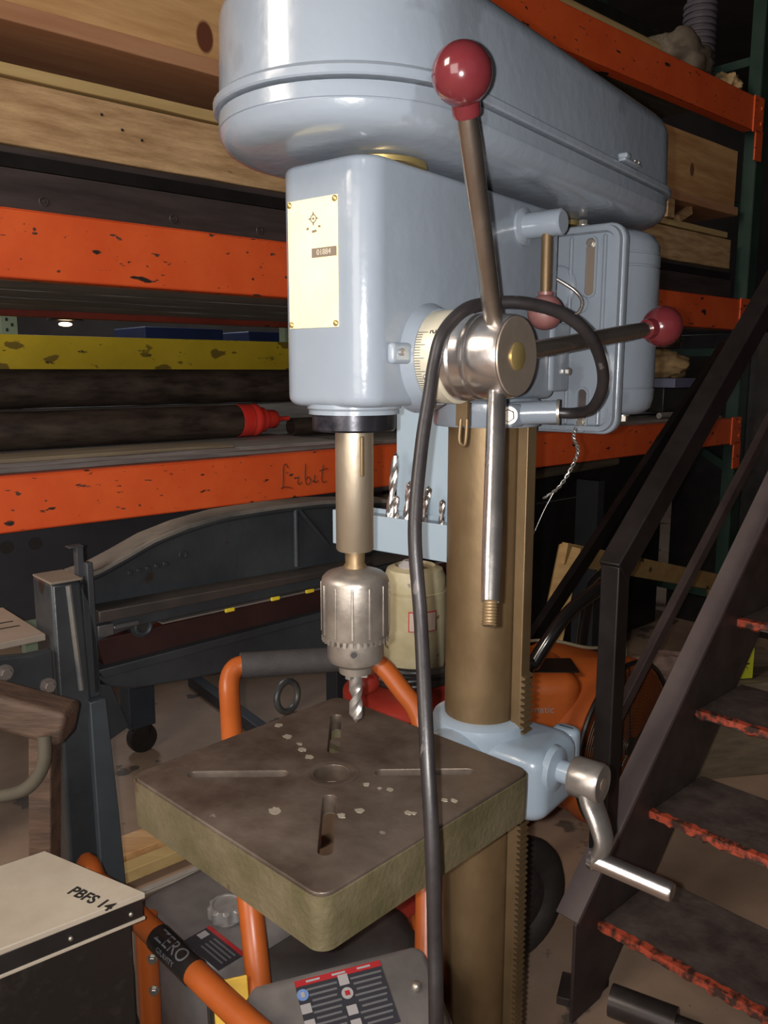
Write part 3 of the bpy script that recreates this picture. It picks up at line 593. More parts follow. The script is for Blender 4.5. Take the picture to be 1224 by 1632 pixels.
# on the upper beam: dark channels and timbers
ch = MB(); ch.box((1.35, .03, 1.8), (4.3, .006, .088)); ch.box((1.35, .055, 1.842), (4.3, .055, .005)); ch.box((1.35, .055, 1.7585), (4.3, .055, .005))
cho = tag(ch.build('steel_channel', darksteel, None, KF, bevel=.001), 'dark brown steel channel with round studs, lying on the middle orange beam', 'steel channel')
for k, xx in enumerate((.15, .475, .735, 1.1, 1.5, 2.0)):
    b = MB(); b.torus((xx, .0262, 1.782), .009, .0016, 20, 6, (0, 1, 0)); b.lathe([(.004, 0), (.004, .003)], 10, (xx, .027, 1.782), (0, -1, 0)); b.build('stud', darksteel, cho)
b = MB(); b.box((1.35, .08, 1.862), (4.3, .10, .030)); tag(b.build('flat_bar', blacksteel, None, KF), 'black flat steel bar between the dark channel and the rough timber', 'steel bar')
b = MB(); b.box((1.35, .075, 1.886), (4.3, .07, .014)); tag(b.build('flat_bar', darksteel, None, KF), 'thin dark bar directly beneath the rough timber', 'steel bar')
board(-.9, 3.5, .04, .085, 1.897, 2.035, wood_a, 'rough_timber', 'rough-sawn brown timber with small nail holes, standing on edge above the dark channel', 'timber')
for xx, zz in ((.305, 2.00), (.355, 1.975), (.405, 1.96)):
    b = MB(); b.lathe([(.0035, 0), (.0035, .0015)], 8, (xx, .0395, zz), (0, -1, 0)); b.build('nail_hole', ink, bpy.data.objects['rough_timber'])
board(-.9, 3.5, .115, .40, 1.898, 2.044, wood_d, 'timber', 'brown timber hidden behind the rough-sawn one', 'timber')
board(-.9, 3.5, .060, .36, 2.048, 2.075, wood_y, 'yellow_board', 'thin yellow pine board lying on top of the rough timber', 'board')
for x in (-.3, 1.2, 2.55): 
    b = MB(); b.box((x, .20, 2.115), (.07, .26, .078)); tag(b.build('spacer_block', wood_d, None, KF), {-.3: 'wooden spacer block at the far left between stacked boards', 1.2: 'wooden spacer block hidden behind the belt guard', 2.55: 'wooden spacer block right of the belt guard between boards'}[x], 'wood block')
b = MB(); b.box((2.92, .09, 2.115), (.055, .10, .078)); tag(b.build('spacer_block', wood_a, None, KF), 'small light block under the knotted board just right of the belt guard', 'wood block')
b = MB(); b.bar((3.05, .085, 2.09), (3.16, .085, 2.14), .035, .03); tag(b.build('wood_wedge', wood_a, None, KF), 'slanting light wood wedge under the knotted board near the green upright', 'wood block')
board(-.9, 3.55, .040, .40, 2.155, 2.195, wood_r, 'reddish_plank', 'flat reddish plank with dark underside beneath the knotted board', 'plank')
board(-.9, 3.55, .060, .105, 2.1985, 2.46, wood_b, 'knotted_board', 'wide light pine board with a large oval knot, standing on edge', 'board')
board(-.9, 3.55, .120, .95, 2.1985, 2.40, wood_d, 'lumber_pack', 'dull brown lumber behind the knotted board', 'lumber')
# on the top beam
for k in range(4): board(-.9, 3.55, .05 + .235 * k, .05 + .235 * k + .225, 2.700, 2.712, wood_d, 'deck_board', None, None)
for k, (yy4, zz) in enumerate(((.06, 2.730), (.11, 2.732), (.16, 2.734))):
    p = MB(); p.tube([(1.5, yy4, zz + .006), (2.76 + .04 * k, yy4, zz + .006)], .022, 14); tag(p.build('tan_tube', wood_y, None, KF), ['front tan tube on the top beam', 'middle tan tube on the top beam', 'rear tan tube on the top beam'][k], 'tube', 'tan tubes on the top beam')
b = MB(); b.box((2.75, .56, 2.85), (.9, .5, .27)); tag(b.build('black_crate', blackp, None, KF, bevel=.01), 'black crate behind the sack on the top shelf', 'crate')
def lump(c, s, seed, name, m, label, cat, n=22, amp=.16, frame=KF):
    from mathutils import noise
    b = MB(); b.sphere((0, 0, 0), 1, n * 2, n); 
    for v in b.v:
        q = noise.noise(v * 1.7 + Vector((seed, 0, 0))) * amp * 2 + noise.noise(v * 4.5 + Vector((seed, 3, 0))) * amp
        v *= 1 + q
        v.x *= s[0]; v.y *= s[1]; v.z = max(v.z * s[2], -s[2] * .72); v += Vector(c)
    return tag(b.build(name, m, None, frame, ang=50), label, cat)
lump((3.08, .13, 2.790), (.23, .10, .105), 3, 'sack', sackm, 'crumpled grey-brown sack on the top beam near the green upright', 'sack')
lump((3.455, .10, 2.752), (.07, .07, .050), 5, 'tan_bag', kraft, 'small tan bag beside the sack on the top shelf', 'bag')
b = MB()
for k in range(16): b.torus((3.55, .30, 2.73 + k * .030), .070, .013, 24, 6, (0, 0, 1))
b.lathe([(.066, 2.715), (.066, 3.22)], 24, (3.55, .30, 0)); tag(b.build('corrugated_duct', mat('violet_grey_duct', (.10, .085, .10), (.14, .12, .14), .5), None, KF), 'violet-grey corrugated duct standing on the top shelf next to the upright', 'duct')
# right end of the lower shelf: tray with kraft bundle
b = MB(); b.box((3.36, .30, 1.345), (.46, .42, .045)); tag(b.build('shelf_tray', bluegrey, None, KF, bevel=.004), 'blue-grey tray under the kraft paper bundle on the lower shelf', 'tray')
b = MB(); b.box((3.36, .30, 1.262), (.44, .30, .118)); tag(b.build('dark_box', blackp, None, KF, bevel=.004), 'dark box under the blue-grey tray on the lower shelf', 'box')
lump((3.30, .28, 1.428), (.17, .13, .082), 8, 'kraft_bundle', kraft, 'crumpled kraft paper bundle in the tray beside the right-hand red knob', 'paper bundle')
lump((3.34, .32, 1.572), (.15, .11, .075), 13, 'grey_bag', sackm, 'grey-brown bag lying on top of the kraft paper bundle', 'bag')
b = MB(); b.tube([(3.0, .09, 1.194), (3.55, .09, 1.194)], .014, 12); tag(b.build('short_rod', wood_g, None, KF), 'short grey rod on the lower shelf right of the motor', 'rod')
# second rack behind
K2 = thing('rear_rack', 'second rack behind, with a bright yellow beam and pale green uprights', 'rack', (1, 1.5, 0), KF)
b = MB(); b.box((1.3, 1.453, 1.467), (4.4, .006, .148)); b.box((1.3, 1.475, 1.540), (4.4, .05, .005)); b.box((1.3, 1.475, 1.395), (4.4, .05, .005)); tag(b.build('yellow_beam', yellow, K2, bevel=.002), 'bright yellow stained beam')
for x in (.53, 1.87, 3.4):
    b = MB(); b.box((x, 1.50, 1.2), (.06, .05, 2.4))
    uo = b.build('upright', palegreen, K2)
    for k in range(3): b = MB(); b.box((x - .01 + .02 * (k % 2), 1.4745, 1.56 + .02 * k), (.008, .003, .012)); b.build('slot_hole', ink, uo)
b = MB(); b.bar((.36, 1.50, 1.62), (.53, 1.50, 1.50), .03, .02); b.build('frame_brace', palegreen, K2)
for k, (x, w_, z) in enumerate(((1.45, .5, 1.585), (2.05, .35, 1.580), (2.6, .5, 1.58))):
    b = MB(); b.box((x + .35, 2.6, z - .05), (w_, .4, .22)); tag(b.build('blue_bin', bluebox, None, KF, bevel=.008), ['long blue bin seen in the gap above the yellow beam, left one', 'blue bin in the gap above the yellow beam, middle one', 'blue bin in the gap above the yellow beam, right one'][k], 'bin')
b = MB(); b.box((2.2, 2.6, .71), (3.2, .5, 1.42)); tag(b.build('storage_cabinet', darkpanel, None, KF, bevel=.01), 'dark cabinet far behind the racks carrying blue bins', 'cabinet')
b = MB(); b.sphere((1.25, 2.75, 1.66), .024, 20, 10, (1.6, .8, .5)); ll = b.build('work_lamp', emit, None, KF); tag(ll, 'small glowing warm lamp in the gap above the yellow beam', 'lamp')
b = MB(); b.lathe([(.10, .02), (.085, .045), (.02, .06), (.012, .08), (.012, 2.85)], 20, (1.25, 2.75, 1.66)); b.build('lamp_shade', blackp, ll)

# ------------------------------------------------------------------ under the rack, left: slate stand on casters
S = thing('rolling_stand', 'dark slate steel stand with round holes and caster legs, under the rack at left', 'stand', (.3, .6, 0), KF)
b = MB(); b.box((.35, .62, .86), (2.3, .5, .30)); body = b.build('stand_body', darkpanel, S, bevel=.006)
for x in (.136, .212, .9):
    b = MB(); b.lathe([(.017, 0), (.017, .002)], 20, (x - .02 + .0, .369, .926), (0, -1, 0)); b.build('round_hole', ink, body)
for x in (-.25, 1.35):
    b = MB(); b.box((x, .45, .40), (.10, .07, .62)); b.build('leg', darkpanel, S, bevel=.004)
def legc(x, y):
    b = MB(); b.box((x, y, .42), (.10, .08, .62)); b.build('leg', mat('navy_leg', (.02, .028, .04), (.03, .04, .052), .5), S, bevel=.004)
    b = MB(); b.lathe([(.052, -.02), (.055, -.012), (.055, .012), (.052, .02)], 24, (x + .01, y, .055), (0, 1, 0)); b.box((x, y, .10), (.05, .06, .05)); b.build('caster', blackp, S)
legc(.665, .80)
# ------------------------------------------------------------------ box-and-pan brake in front
Y0 = -.55
B = thing('sheet_metal_brake', 'blue-grey cast sheet-metal brake with arched upper arm, standing at left before the rack', 'sheet metal machine', (.2, Y0, 0), KF)
def prism(poly, y0, y1, name, m, parent, bevel=.002, f=KF):
    b = MB(); b.loft([[Vector((x, y0, z)) for x, z in poly], [Vector((x, y1, z)) for x, z in poly]]); return b.build(name, m, parent, f, bevel=bevel, seg=2)
arch = [(-.045, 1.040), (-.01, 1.046), (.04, 1.064), (.10, 1.088), (.17, 1.105), (.26, 1.117), (.38, 1.120), (.50, 1.118), (.70, 1.100), (.85, 1.06), (.95, 1.03)]
arm = prism(arch + [(.95, .950), (-.045, .962)], Y0 + .02, Y0 + .055, 'arm_web', greycast, B)
# raised rim of the arm
b = MB(); b.tube([Vector((x, Y0 + .012, z - .006)) for x, z in smooth([(x, z, 0) for x, z in arch], 4) and [(p.x, p.y) for p in smooth([(x, z, 0) for x, z in arch], 4)]], .009, 10); b.build('arm_rim', greycast, arm)
b = MB(); b.tube([(-.03, Y0 + .012, .972), (.95, Y0 + .012, .956)], .010, 10); b.build('arm_rim', greycast, arm)
prism([(x, z + .004) for x, z in arch] + [(x, z - .004) for x, z in reversed(arch)], Y0 + .0, Y0 + .075, 'arm_top_flange', mat('dusty_casting_top', (.05, .05, .048), (.26, .22, .18), .6, 0, 3), arm, .001)
b = MB(); b.lathe([(.05, 0), (.042, -.018), (.042, .03)], 4, (0, 0, 0)) if False else b.tube([(.43, Y0 + .01, 1.112), (.43, Y0 + .01, .985)], .006, 10); b.build('cast_rib', greycast, arm)
b = MB(); b.tube([(.435, Y0 + .01, 1.112), (.56, Y0 + .03, .985)], .006, 10); b.build('cast_rib', greycast, arm)
prism([(-.03, .984), (.95, .968), (.95, .962), (-.03, .962)], Y0 - .035, Y0 + .02, 'arm_ledge', mat('rusty_ledge', (.030, .026, .024), (.06, .043, .034), .55, 0, 8), arm)
for k, ch_ in enumerate('MODEL'):
    b = MB(); b.box((.055 + k * .018, Y0 + .018, 1.030 + k * .0015), (.010, .004, .009)); b.build('cast_letter', greycast, arm, bevel=.0015)
b = MB(); b.torus((.165, Y0 + .018, 1.048), .007, .002, 14, 6, (0, 1, 0)); b.build('cast_letter', greycast, arm)
b = MB(); b.lathe([(.022, 0), (.022, .05)], 24, (.065, Y0 + .0, .930), (0, 1, 0)); b.torus((.065, Y0 - .004, .930), .015, .005, 24, 8, (0, 1, 0)); b.build('pivot_eye', greycast, B)
b = MB(); b.lathe([(.0105, 0), (.0105, .002)], 20, (.065, Y0 - .001, .930), (0, -1, 0)); b.build('eye_bore', ink, B)
prism([(-.04, .960), (.95, .950), (.95, .935), (.05, .935), (-.04, .92)], Y0 - .01, Y0 + .04, 'clamp_bar', greycast, B)
prism([(.10, .931), (.95, .933), (.95, .928), (.10, .928)], Y0 - .012, Y0 + .03, 'bright_strip', mat('pale_strip', (.14, .12, .105), (.24, .20, .18), .5), B, .001)
prism([(-.02, .919), (.10, .920), (.95, .926), (.95, .868), (-.01, .868)], Y0 + .005, Y0 + .03, 'blade', rustbrown, B, .001)
prism([(-.03, .870), (.95, .885), (.95, .872), (-.02, .852)], Y0 - .015, Y0 + .04, 'bed_edge', greycast, B)
prism([(-.03, .855), (.95, .874), (.95, .80), (.60, .775), (.35, .788), (.15, .80), (.04, .812), (-.005, .828)], Y0 + .0, Y0 + .05, 'bed_casting', greycast, B, .004)
for x, z in ((.355, .932), (.445, .932), (.245, .929)):
    b = MB(); b.box((x, Y0 - .016, z), (.022, .006, .008)); b.build('yellow_tag', yellow, B, bevel=.002)
# left post, side plate, leg
prism([(-.108, 1.046), (-.055, 1.042), (-.050, .84), (-.050, 0), (-.108, 0)], Y0 - .03, Y0 + .06, 'side_post', greycast, B, .006)
b = MB(); b.tube([(-.080, Y0 - .034, 1.04), (-.069, Y0 - .034, .85)], .005, 8); b.build('worn_edge', greyedge, B)
b = MB(); b.box((-.082, Y0 + .01, 1.047), (.054, .085, .004)); b.build('post_cap', mat('dusty_cap', (.16, .13, .10), (.22, .18, .14), .6), B, bevel=.001)
prism([(-.052, 1.030), (-.040, 1.00), (-.030, .93), (-.028, .83), (-.05, .80)], Y0 - .02, Y0 + .04, 'gib_plate', greycast, B)
b = MB(); b.box((-.035, Y0 - .01, .95), (.012, .02, .24)); b.build('guide_rail', darkpanel, B, bevel=.002)
b = MB(); b.box((-.046, Y0 + .0, 1.072), (.012, .016, .055)); b.box((-.052, Y0 + .0, 1.099), (.026, .02, .003)); b.build('hinge_pin', darkpanel, B, bevel=.001)
for z in (.944,):
    b = MB(); b.box((-.015, Y0 - .018, z), (.030, .016, .022)); b.lathe([(.006, 0), (.006, .05)], 12, (0, Y0 - .018, z), (1, 0, 0)); b.build('link_block', mat('dull_steel', (.12, .12, .12), (.2, .2, .2), .4, .6), B, bevel=.002)
prism([(-.060, .826), (-.030, .826), (-.018, .60), (.005, .0), (-.055, .0)], Y0 - .045, Y0 - .01, 'front_leg', mat('slate_leg', (.04, .05, .058), (.065, .078, .088), .45, 0, 6), B, .002)
prism([(-.03, .84), (.0, .83), (.03, .74), (-.02, .72)], Y0 + .0, Y0 + .03, 'gusset', greycast, B)
prism([(-.42, .955), (-.30, .955), (-.155, .935), (-.115, .935), (-.115, .80), (-.42, .86)], Y0 - .04, Y0 - .02, 'side_frame', greycast, B, .004)
for x, z in ((-.195, .915), (-.128, .875)):
    b = MB(); hexbolt(b, (x, Y0 - .04, z), (0, -1, 0), .010, .014); b.build('frame_bolt', mat('dusty_bolt', (.14, .12, .11), (.2, .17, .15), .5, .3), B)
tp = MB(); tp.box((-.27, Y0 + .10, .950), (.31, .22, .012)); tpo = tp.build('side_shelf', mat('dusty_shelf', (.26, .21, .165), (.34, .28, .22), .6), B, bevel=.002)
for k in range(2):
    b = MB(); b.box((-.175 + .0, Y0 + .07 + k * .035, .9565), (.085, .004, .001), Matrix.Rotation(R(-4), 3, 'Z')); b.build('slot', ink, tpo)
for x in (.82,):
    b = MB(); b.box((x, Y0 + .03, .4), (.07, .07, .8)); b.build('rear_leg', greycast, B, bevel=.003)

# ------------------------------------------------------------------ old timber horse at left
H_ = thing('timber_horse', 'old brown timber trestle with a drooping strap, between the brake post and the white lid', 'trestle', (-.47, 1.07, 0))
b = MB(); b.bar((-.75, 1.10, 1.000), (-.435, 1.085, .918), .050, .055); b.build('top_rail', wood_o, H_, bevel=.008)
b = MB(); b.bar((-.480, 1.105, .90), (-.530, 1.075, 0), .032, .04, (1, 0, 0)); b.build('leg', wood_o, H_, bevel=.003)
b = MB(); b.bar((-.68, 1.13, .97), (-.72, 1.10, 0), .05, .04, (1, 0, 0)); b.build('leg', wood_o, H_, bevel=.003)
b = MB(); b.bar((-.60, 1.085, .60), (-.49, 1.085, .60), .05, .02); b.build('crosspiece', wood_o, H_)
b = MB(); b.tube(smooth([(-.458, 1.05, .915), (-.456, 1.04, .885), (-.468, 1.035, .86), (-.49, 1.03, .845), (-.54, 1.04, .835), (-.60, 1.05, .85)], 6), .009, 12, True, [1.0] * 31, up=(0, 1, 0)); b.build('strap', mat('olive_webbing', (.05, .042, .028), (.09, .075, .05), .8), H_)

# ------------------------------------------------------------------ cabinet with white lid
Aw, Bw, Cw = Vector((-.288, .909, 0)), Vector((-.445, .998, 0)), Vector((-.418, .809, 0))
e = (Cw - Aw); Dw = Bw + e * 2.2; Ew = Aw + e * 2.2
def slabp(pts, z0, z1, grow, name, m, parent, bevel=.001):
    c0 = sum(pts, Vector()) / 4; b = MB(); b.loft([[c0 + (p - c0) * grow + Vector((0, 0, z)) for p in pts] for z in (z0, z1)]); return b.build(name, m, parent, bevel=bevel, seg=2)
W_ = thing('white_lid_cabinet', 'black steel cabinet with a grubby off-white lid marked PBFS 14, at lower left', 'cabinet', (-.42, .80, 0))
PP = [Aw, Bw, Dw, Ew]
lid = slabp(PP, .772, .780, 1, 'lid', cream, W_, .0015)
slabp(PP, .7485, .772, .985, 'black_band', blackp, W_)
slabp(PP, .7440, .7485, .995, 'white_lip', cream, W_)
slabp(PP, .0, .744, .93, 'body', grimy, W_, .004)
xd = (Aw - Bw).normalized(); c0 = Vector((-.349, .896, .7803))
text('PBFS 14', .0215, basis(c0, xd, Vector((-xd.y, xd.x, 0))), 'lettering', ink, lid, bold=.0005)
hn = xd.cross(Vector((0, 0, 1))).normalized()
for s_ in (.12, .55): b = MB(); p = Aw + e * s_ + Vector((0, 0, .760)); b.sphere(p + Vector((.004, -.004, 0)) * .2, .003, 10, 6); b.build('band_screw', nutm, W_)
b = MB(); b.tube([(-.47, .79, .66), (-.43, .82, .675)], .006, 8); b.tube([(-.47, .79, .64), (-.42, .826, .655)], .005, 8); b.build('hinge', greyedge, W_)

# ------------------------------------------------------------------ generator
G = thing('generator', 'portable generator with orange tube frame and raised handle, under the drill table', 'generator', (-.12, 1.05, 0))
TR = .0165
b = MB(); b.tube(smooth([(-.02, .70, .30), (-.06, .76, .63), (-.09, .79, .645), (-.183, .882, .645), (-.346, 1.041, .655), (-.42, 1.11, .655), (-.455, 1.15, .62), (-.46, 1.16, .10)], 8), TR, 18); b.build('frame_tube', gorange, G)
b = MB(); b.tube([(-.338, 1.062, .64), (-.334, 1.045, .10)], TR * .95, 18); b.build('frame_tube', gorange, G)
b = MB(); b.tube(smooth([(.03, .83, .10), (.035, .86, .42), (.045, .90, .50), (.060, 1.05, .53), (.050, 1.22, .50), (.0, 1.27, .10)], 8), TR, 18); b.build('frame_tube', gorange, G)
b = MB(); b.tube([(-.46, 1.16, .10), (-.334, 1.045, .10), (-.02, .75, .10), (.03, .83, .10), (.0, 1.27, .10), (-.46, 1.16, .10)], TR, 14); b.build('base_tube', gorange, G)
for x, y in ((-.44, 1.14), (-.01, 1.24), (.02, .84), (-.30, 1.0)):
    b = MB(); b.lathe([(.02, 0), (.024, .01), (.02, .086)], 18, (x, y, 0)); b.build('foot', blackp, G)
for z in (.585, .535): b = MB(); hexbolt(b, (-.326, 1.045, z), (.1, -1, 0), .0055, .007); b.build('tube_bolt', nutm, G)
# handle
b = MB(); b.tube(smooth([(-.150, .920, .52), (-.157, .94, .585), (-.177, .998, .690), (-.215, 1.12, .80), (-.243, 1.240, .872), (-.250, 1.275, .905), (-.243, 1.290, .922), (-.225, 1.298, .926)], 8), TR, 20); hd = b.build('handle_tube', gorange, G)
b = MB(); b.tube(smooth([(-.06, 1.348, .920), (-.025, 1.358, .914), (.0, 1.352, .900), (.030, 1.33, .869), (.052, 1.312, .845), (.064, 1.29, .815), (.070, 1.24, .76), (.066, 1.17, .69), (.063, 1.12, .62), (.060, 1.07, .545)], 8), TR, 20); b.build('handle_tube', gorange, G)
b = MB(); b.tube([(-.235, 1.296, .925), (-.04, 1.353, .918)], .021, 20); tag(b.build('foam_grip', foam, G), 'black foam grip')
# ZERO GRAVITY sleeve
a0, a1 = Vector((-.303, 1.000, .6515)), Vector((-.240, .938, .648))
b = MB(); b.tube([a0, a1], TR + .0012, 24); slv = b.build('sleeve', blackp, G)
ax = (a1 - a0).normalized(); up_ = Vector((.25, .1, .96)); up_ = (up_ - ax * up_.dot(ax)).normalized()
side_ = up_.cross(ax).normalized()
def curved_text(s, size, c, xdir, n, rad, name, m, parent, off=0):
    # wraps flat text round the tube
    o = text(s, size, Matrix.Identity(4), name, m, None); me = o.data; M0 = OFF[o.name].copy()
    vs = [v.co + M0 for v in me.vertices]; fs = [list(p.vertices) for p in me.polygons]; bpy.data.objects.remove(o, do_unlink=True)
    w_ = n.cross(xdir).normalized(); mb = MB(); out = []
    for v in vs:
        a = (v.y + off) / rad; rr_ = rad + .0003 + v.z; out.append(Vector(c) + xdir * v.x + n * (rr_ * math.cos(a)) + w_ * (rr_ * math.sin(a)))
    mb.add(out, fs); return mb.build(name, m, parent, flatsh=True)
nrm = (Vector((0, 0, 1.40)) - (a0 + a1) / 2).normalized(); nrm = (nrm - ax * nrm.dot(ax)).normalized()
curved_text('ZERO', .026, (a0 + a1) / 2, ax, nrm, TR + .0014, 'lettering', label_text, slv, .004)
curved_text('GRAVITY', .010, (a0 + a1) / 2, ax, nrm, TR + .0014, 'lettering', label_text, slv, -.0125)
# tank, cap, labels
GM = Matrix.Translation((-.262, 1.145, 0)) @ Matrix.Rotation(R(-44), 4, 'Z')
b = MB(); rbox(b, -.10, .115, -.10, .13, .40, .605, .05, .03, .028, M=GM); tk = b.build('fuel_tank', greyplas, G)
cpv = Vector((-.238, 1.086, 0)); cpv = Vector((-.232, 1.105, 0))
b = MB(); ring = lambda z, k, s: [Vector((cpv.x + (.026 + k * .0022 * math.cos(9 * 2 * PI * i / 72)) * s * math.cos(2 * PI * i / 72), cpv.y + (.026 + k * .0022 * math.cos(9 * 2 * PI * i / 72)) * s * math.sin(2 * PI * i / 72), z)) for i in range(72)]
b.loft([ring(.600, 0, .8), ring(.610, 0, .82), ring(.611, 1, 1), ring(.626, 1, 1), ring(.629, 0, .90), ring(.629, 0, .78), ring(.627, 0, .75), ring(.6265, 0, .3)]); b.build('fuel_cap', mat('cap_steel', (.20, .19, .18), (.36, .34, .33), .4, .3, 20), tk)
def quad(p, xdir, ydir, w_, h_, name, m, parent, th=.0006):
    b = MB(); b.box((0, 0, 0), (w_, h_, th), M=basis(p, xdir, ydir)); return b.build(name, m, parent, flatsh=True)
xg = Vector((math.cos(R(-44)), math.sin(R(-44)), 0)); yg = Vector((-xg.y, xg.x, 0))
LP = Vector((-.2375, 1.040, .6060)); lb = quad(LP, xg, yg, .085, .045, 'tank_label', label_dark, tk)
quad(LP + yg * .019 + Vector((0, 0, .0005)), xg, yg, .085, .006, 'tank_label_stripe', label_red, lb)
for k in range(4): quad(LP + xg * .010 + yg * (.010 - k * .007) + Vector((0, 0, .0005)), xg, yg, .05, .0025, 'label_line', label_text, lb)
quad(LP - xg * .033 + yg * .004 + Vector((0, 0, .0005)), xg, yg, .012, .014, 'label_mark', label_white, lb)
# dark engine cover
b = MB(); EM = Matrix.Translation((-.055, 1.115, .0)) @ Matrix.Rotation(R(20), 4, 'Z')
rbox(b, -.17, .115, -.075, .09, .42, .575, .06, .035, .05, M=EM); b.build('engine_cover', darkplas, G)
b = MB(); rbox(b, -.22, -.10, .02, .16, .38, .56, .03, .02, M=Matrix.Translation((-.13, 1.10, 0))); b.build('air_filter_cover', darkplas, G)
# control panel, sloping
PM = Matrix.Translation((-.040, .925, .018)) @ Matrix.Rotation(R(20), 4, 'Z')
b = MB(); b.loft([[PM @ v for v in rrect(-.135, .13, -.10, .055, .02, .30, 0)], [PM @ (v + Vector((0, 0, (v.y + .02) * .35))) for v in rrect(-.13, .12, -.095, .055, .02, .575, .0)], [PM @ (v + Vector((0, 0, (v.y + .02) * .35))) for v in rrect(-.13, .12, -.095, .055, .02, .590, .006)], [PM @ (v + Vector((0, 0, (v.y + .02) * .35))) for v in rrect(-.13, .12, -.095, .055, .02, .596, .016)]]); cpn = b.build('control_panel', greyplas, G)
px_ = Vector((math.cos(R(20)), math.sin(R(20)), 0)); pyv = PM.to_3x3() @ Vector((0, 1, .35)); pyv.normalize(); pn_ = px_.cross(pyv).normalized()
P0 = PM @ Vector((-.008, -.002, .0)) ; P0.z = .6203; P0 += Vector((0, 0, .0012))
lb = quad(P0, px_, pyv, .115, .082, 'panel_label', label_dark, cpn)
quad(P0 + pyv * .0375 + pn_ * .0005, px_, pyv, .115, .008, 'label_stripe', label_red, lb)
for k in range(3):
    quad(P0 + pyv * .0375 + pn_ * .0010 + px_ * (-.034 + k * .034), px_, pyv, .018, .0026, 'stripe_print', label_white, lb)
for k in range(9):
    for c_, w_ in ((-.025, .040), (.034, .042)): quad(P0 + pyv * (.027 - k * .0075) + pn_ * .0005 + px_ * c_, px_, pyv, w_ * (1 - .1 * (k % 3)), .0026, 'label_line', label_text, lb)
for (cx_, cy_, mm) in ((-.051, .022, label_blue), (.004, .010, label_white)):
    q_ = MB(); q_.lathe([(.0075, 0), (.0075, .0006)], 24, P0 + px_ * cx_ + pyv * cy_ + pn_ * .0004, pn_); q_.build('label_symbol', mm, lb)
quad(P0 + px_ * -.051 + pyv * .022 + pn_ * .0012, px_, pyv, .005, .007, 'symbol_mark', label_white, lb)
quad(P0 + px_ * .004 + pyv * .010 + pn_ * .0012, px_, pyv, .006, .006, 'symbol_mark', label_red, lb)
quad(P0 + px_ * .004 + pyv * .028 + pn_ * .0008, px_, pyv, .013, .014, 'label_symbol', label_white, lb)
for (cx_, cy_) in ((-.051, .004), (.004, -.012), (.004, -.030), (-.051, -.016)): quad(P0 + px_ * cx_ + pyv * cy_ + pn_ * .0008, px_, pyv, .013, .012, 'label_symbol', label_white, lb)
b = MB(); b.sphere(P0 + px_ * .092 - pyv * .005 + pn_ * .001, .0075, 16, 10); b.build('panel_bolt', nutm, cpn)
# yellow strap looped on the handle leg
b = MB(); b.bar((-.196, .938, .640), (-.180, .893, .46), .044, .004, (1, .3, 0)); b.build('strap', strapm, G, bevel=.0015)
b = MB(); b.tube([(-.221, .929, .64), (-.205, .884, .46)], .004, 8); b.build('strap_edge', blackp, G)

# ------------------------------------------------------------------ beige canister on red drum
b = MB(); b.lathe([(.10, 0), (.118, .01), (.118, .30), (.122, .31), (.118, .32), (.118, .60), (.122, .61), (.118, .62), (.116, .775), (.124, .785), (.124, .800), (.108, .812), (.06, .822)], 40, (.045, 1.51, 0)); rd = tag(b.build('red_drum', reddrum), 'red steel drum under the beige canister, behind the drill table', 'drum')
b = MB(); b.sphere((-.035, 1.435, .845), .030, 20, 12, (1, 1, .8)); b.build('drum_bung', reddrum, rd)
b = MB(); b.lathe([(.045, .822), (.055, .835), (.059, .86), (.0595, .995), (.0605, .996), (.0605, .998), (.058, .999), (.058, 1.022), (.052, 1.037), (.038, 1.043), (.036, 1.038), (.02, 1.036)], 44, (.058, 1.515, 0)); cn = tag(b.build('canister', beige), 'grimy beige metal canister with a small red-edged label, left of the column', 'canister')
b = MB()
for k in range(9):
    a = R(-112 + k * 7.5); 
pts = []
for (z0, z1, rr_, mm, nm) in ((.930, .968, .0612, label_red, 'label_edge'), (.932, .966, .0620, mat('pinkish_label', (.42, .33, .28), (.5, .4, .34), .4), 'label_face')):
    a0_, a1_ = (R(-103), R(-52)) if nm == 'label_edge' else (R(-101), R(-54)); rin = .0590
    b = MB(); prof = []
    for i in range(13): a = a0_ + (a1_ - a0_) * i / 12; prof.append((Vector((.058 + rr_ * math.cos(a), 1.515 + rr_ * math.sin(a), 0)), Vector((.058 + rin * math.cos(a), 1.515 + rin * math.sin(a), 0))))
    vs = []; 
    for z in (z0, z1):
        for o1, i1 in prof: vs += [o1 + Vector((0, 0, z)), i1 + Vector((0, 0, z))]
    n = len(prof); fs = []
    for i in range(n - 1):
        a, b1 = 2 * i, 2 * i + 2; t_ = 2 * n
        fs += [(a, b1, b1 + t_, a + t_), (a + 1, a + 1 + t_, b1 + 1 + t_, b1 + 1), (a, a + 1, b1 + 1, b1), (a + t_, b1 + t_, b1 + 1 + t_, a + 1 + t_)]
    fs += [(0, t_, t_ + 1, 1), (t_ - 2, t_ - 1, 2 * t_ - 1, 2 * t_ - 2)]
    b.add(vs, fs); b.build(nm, mm, cn)
b = MB(); b.lathe([(.020, 1.036), (.022, 1.046), (.012, 1.055)], 20, (.048, 1.50, 0)); b.build('canister_bung', label_white, cn)
# black hose coiled round the canister
hp = []
for i in range(150):
    a = 2 * PI * i / 40 + 1; r_ = .098 + .006 * math.sin(i * .35); hp.append((.055 + r_ * math.cos(a), 1.512 + r_ * math.sin(a), .838 + .012 * i / 60 + .010 * math.sin(a * .5 + 1) ** 2))
b = MB(); b.tube(hp, .0075, 10); tag(b.build('hose_coil', blackp), 'black hose coiled on the red drum around the beige canister', 'hose')

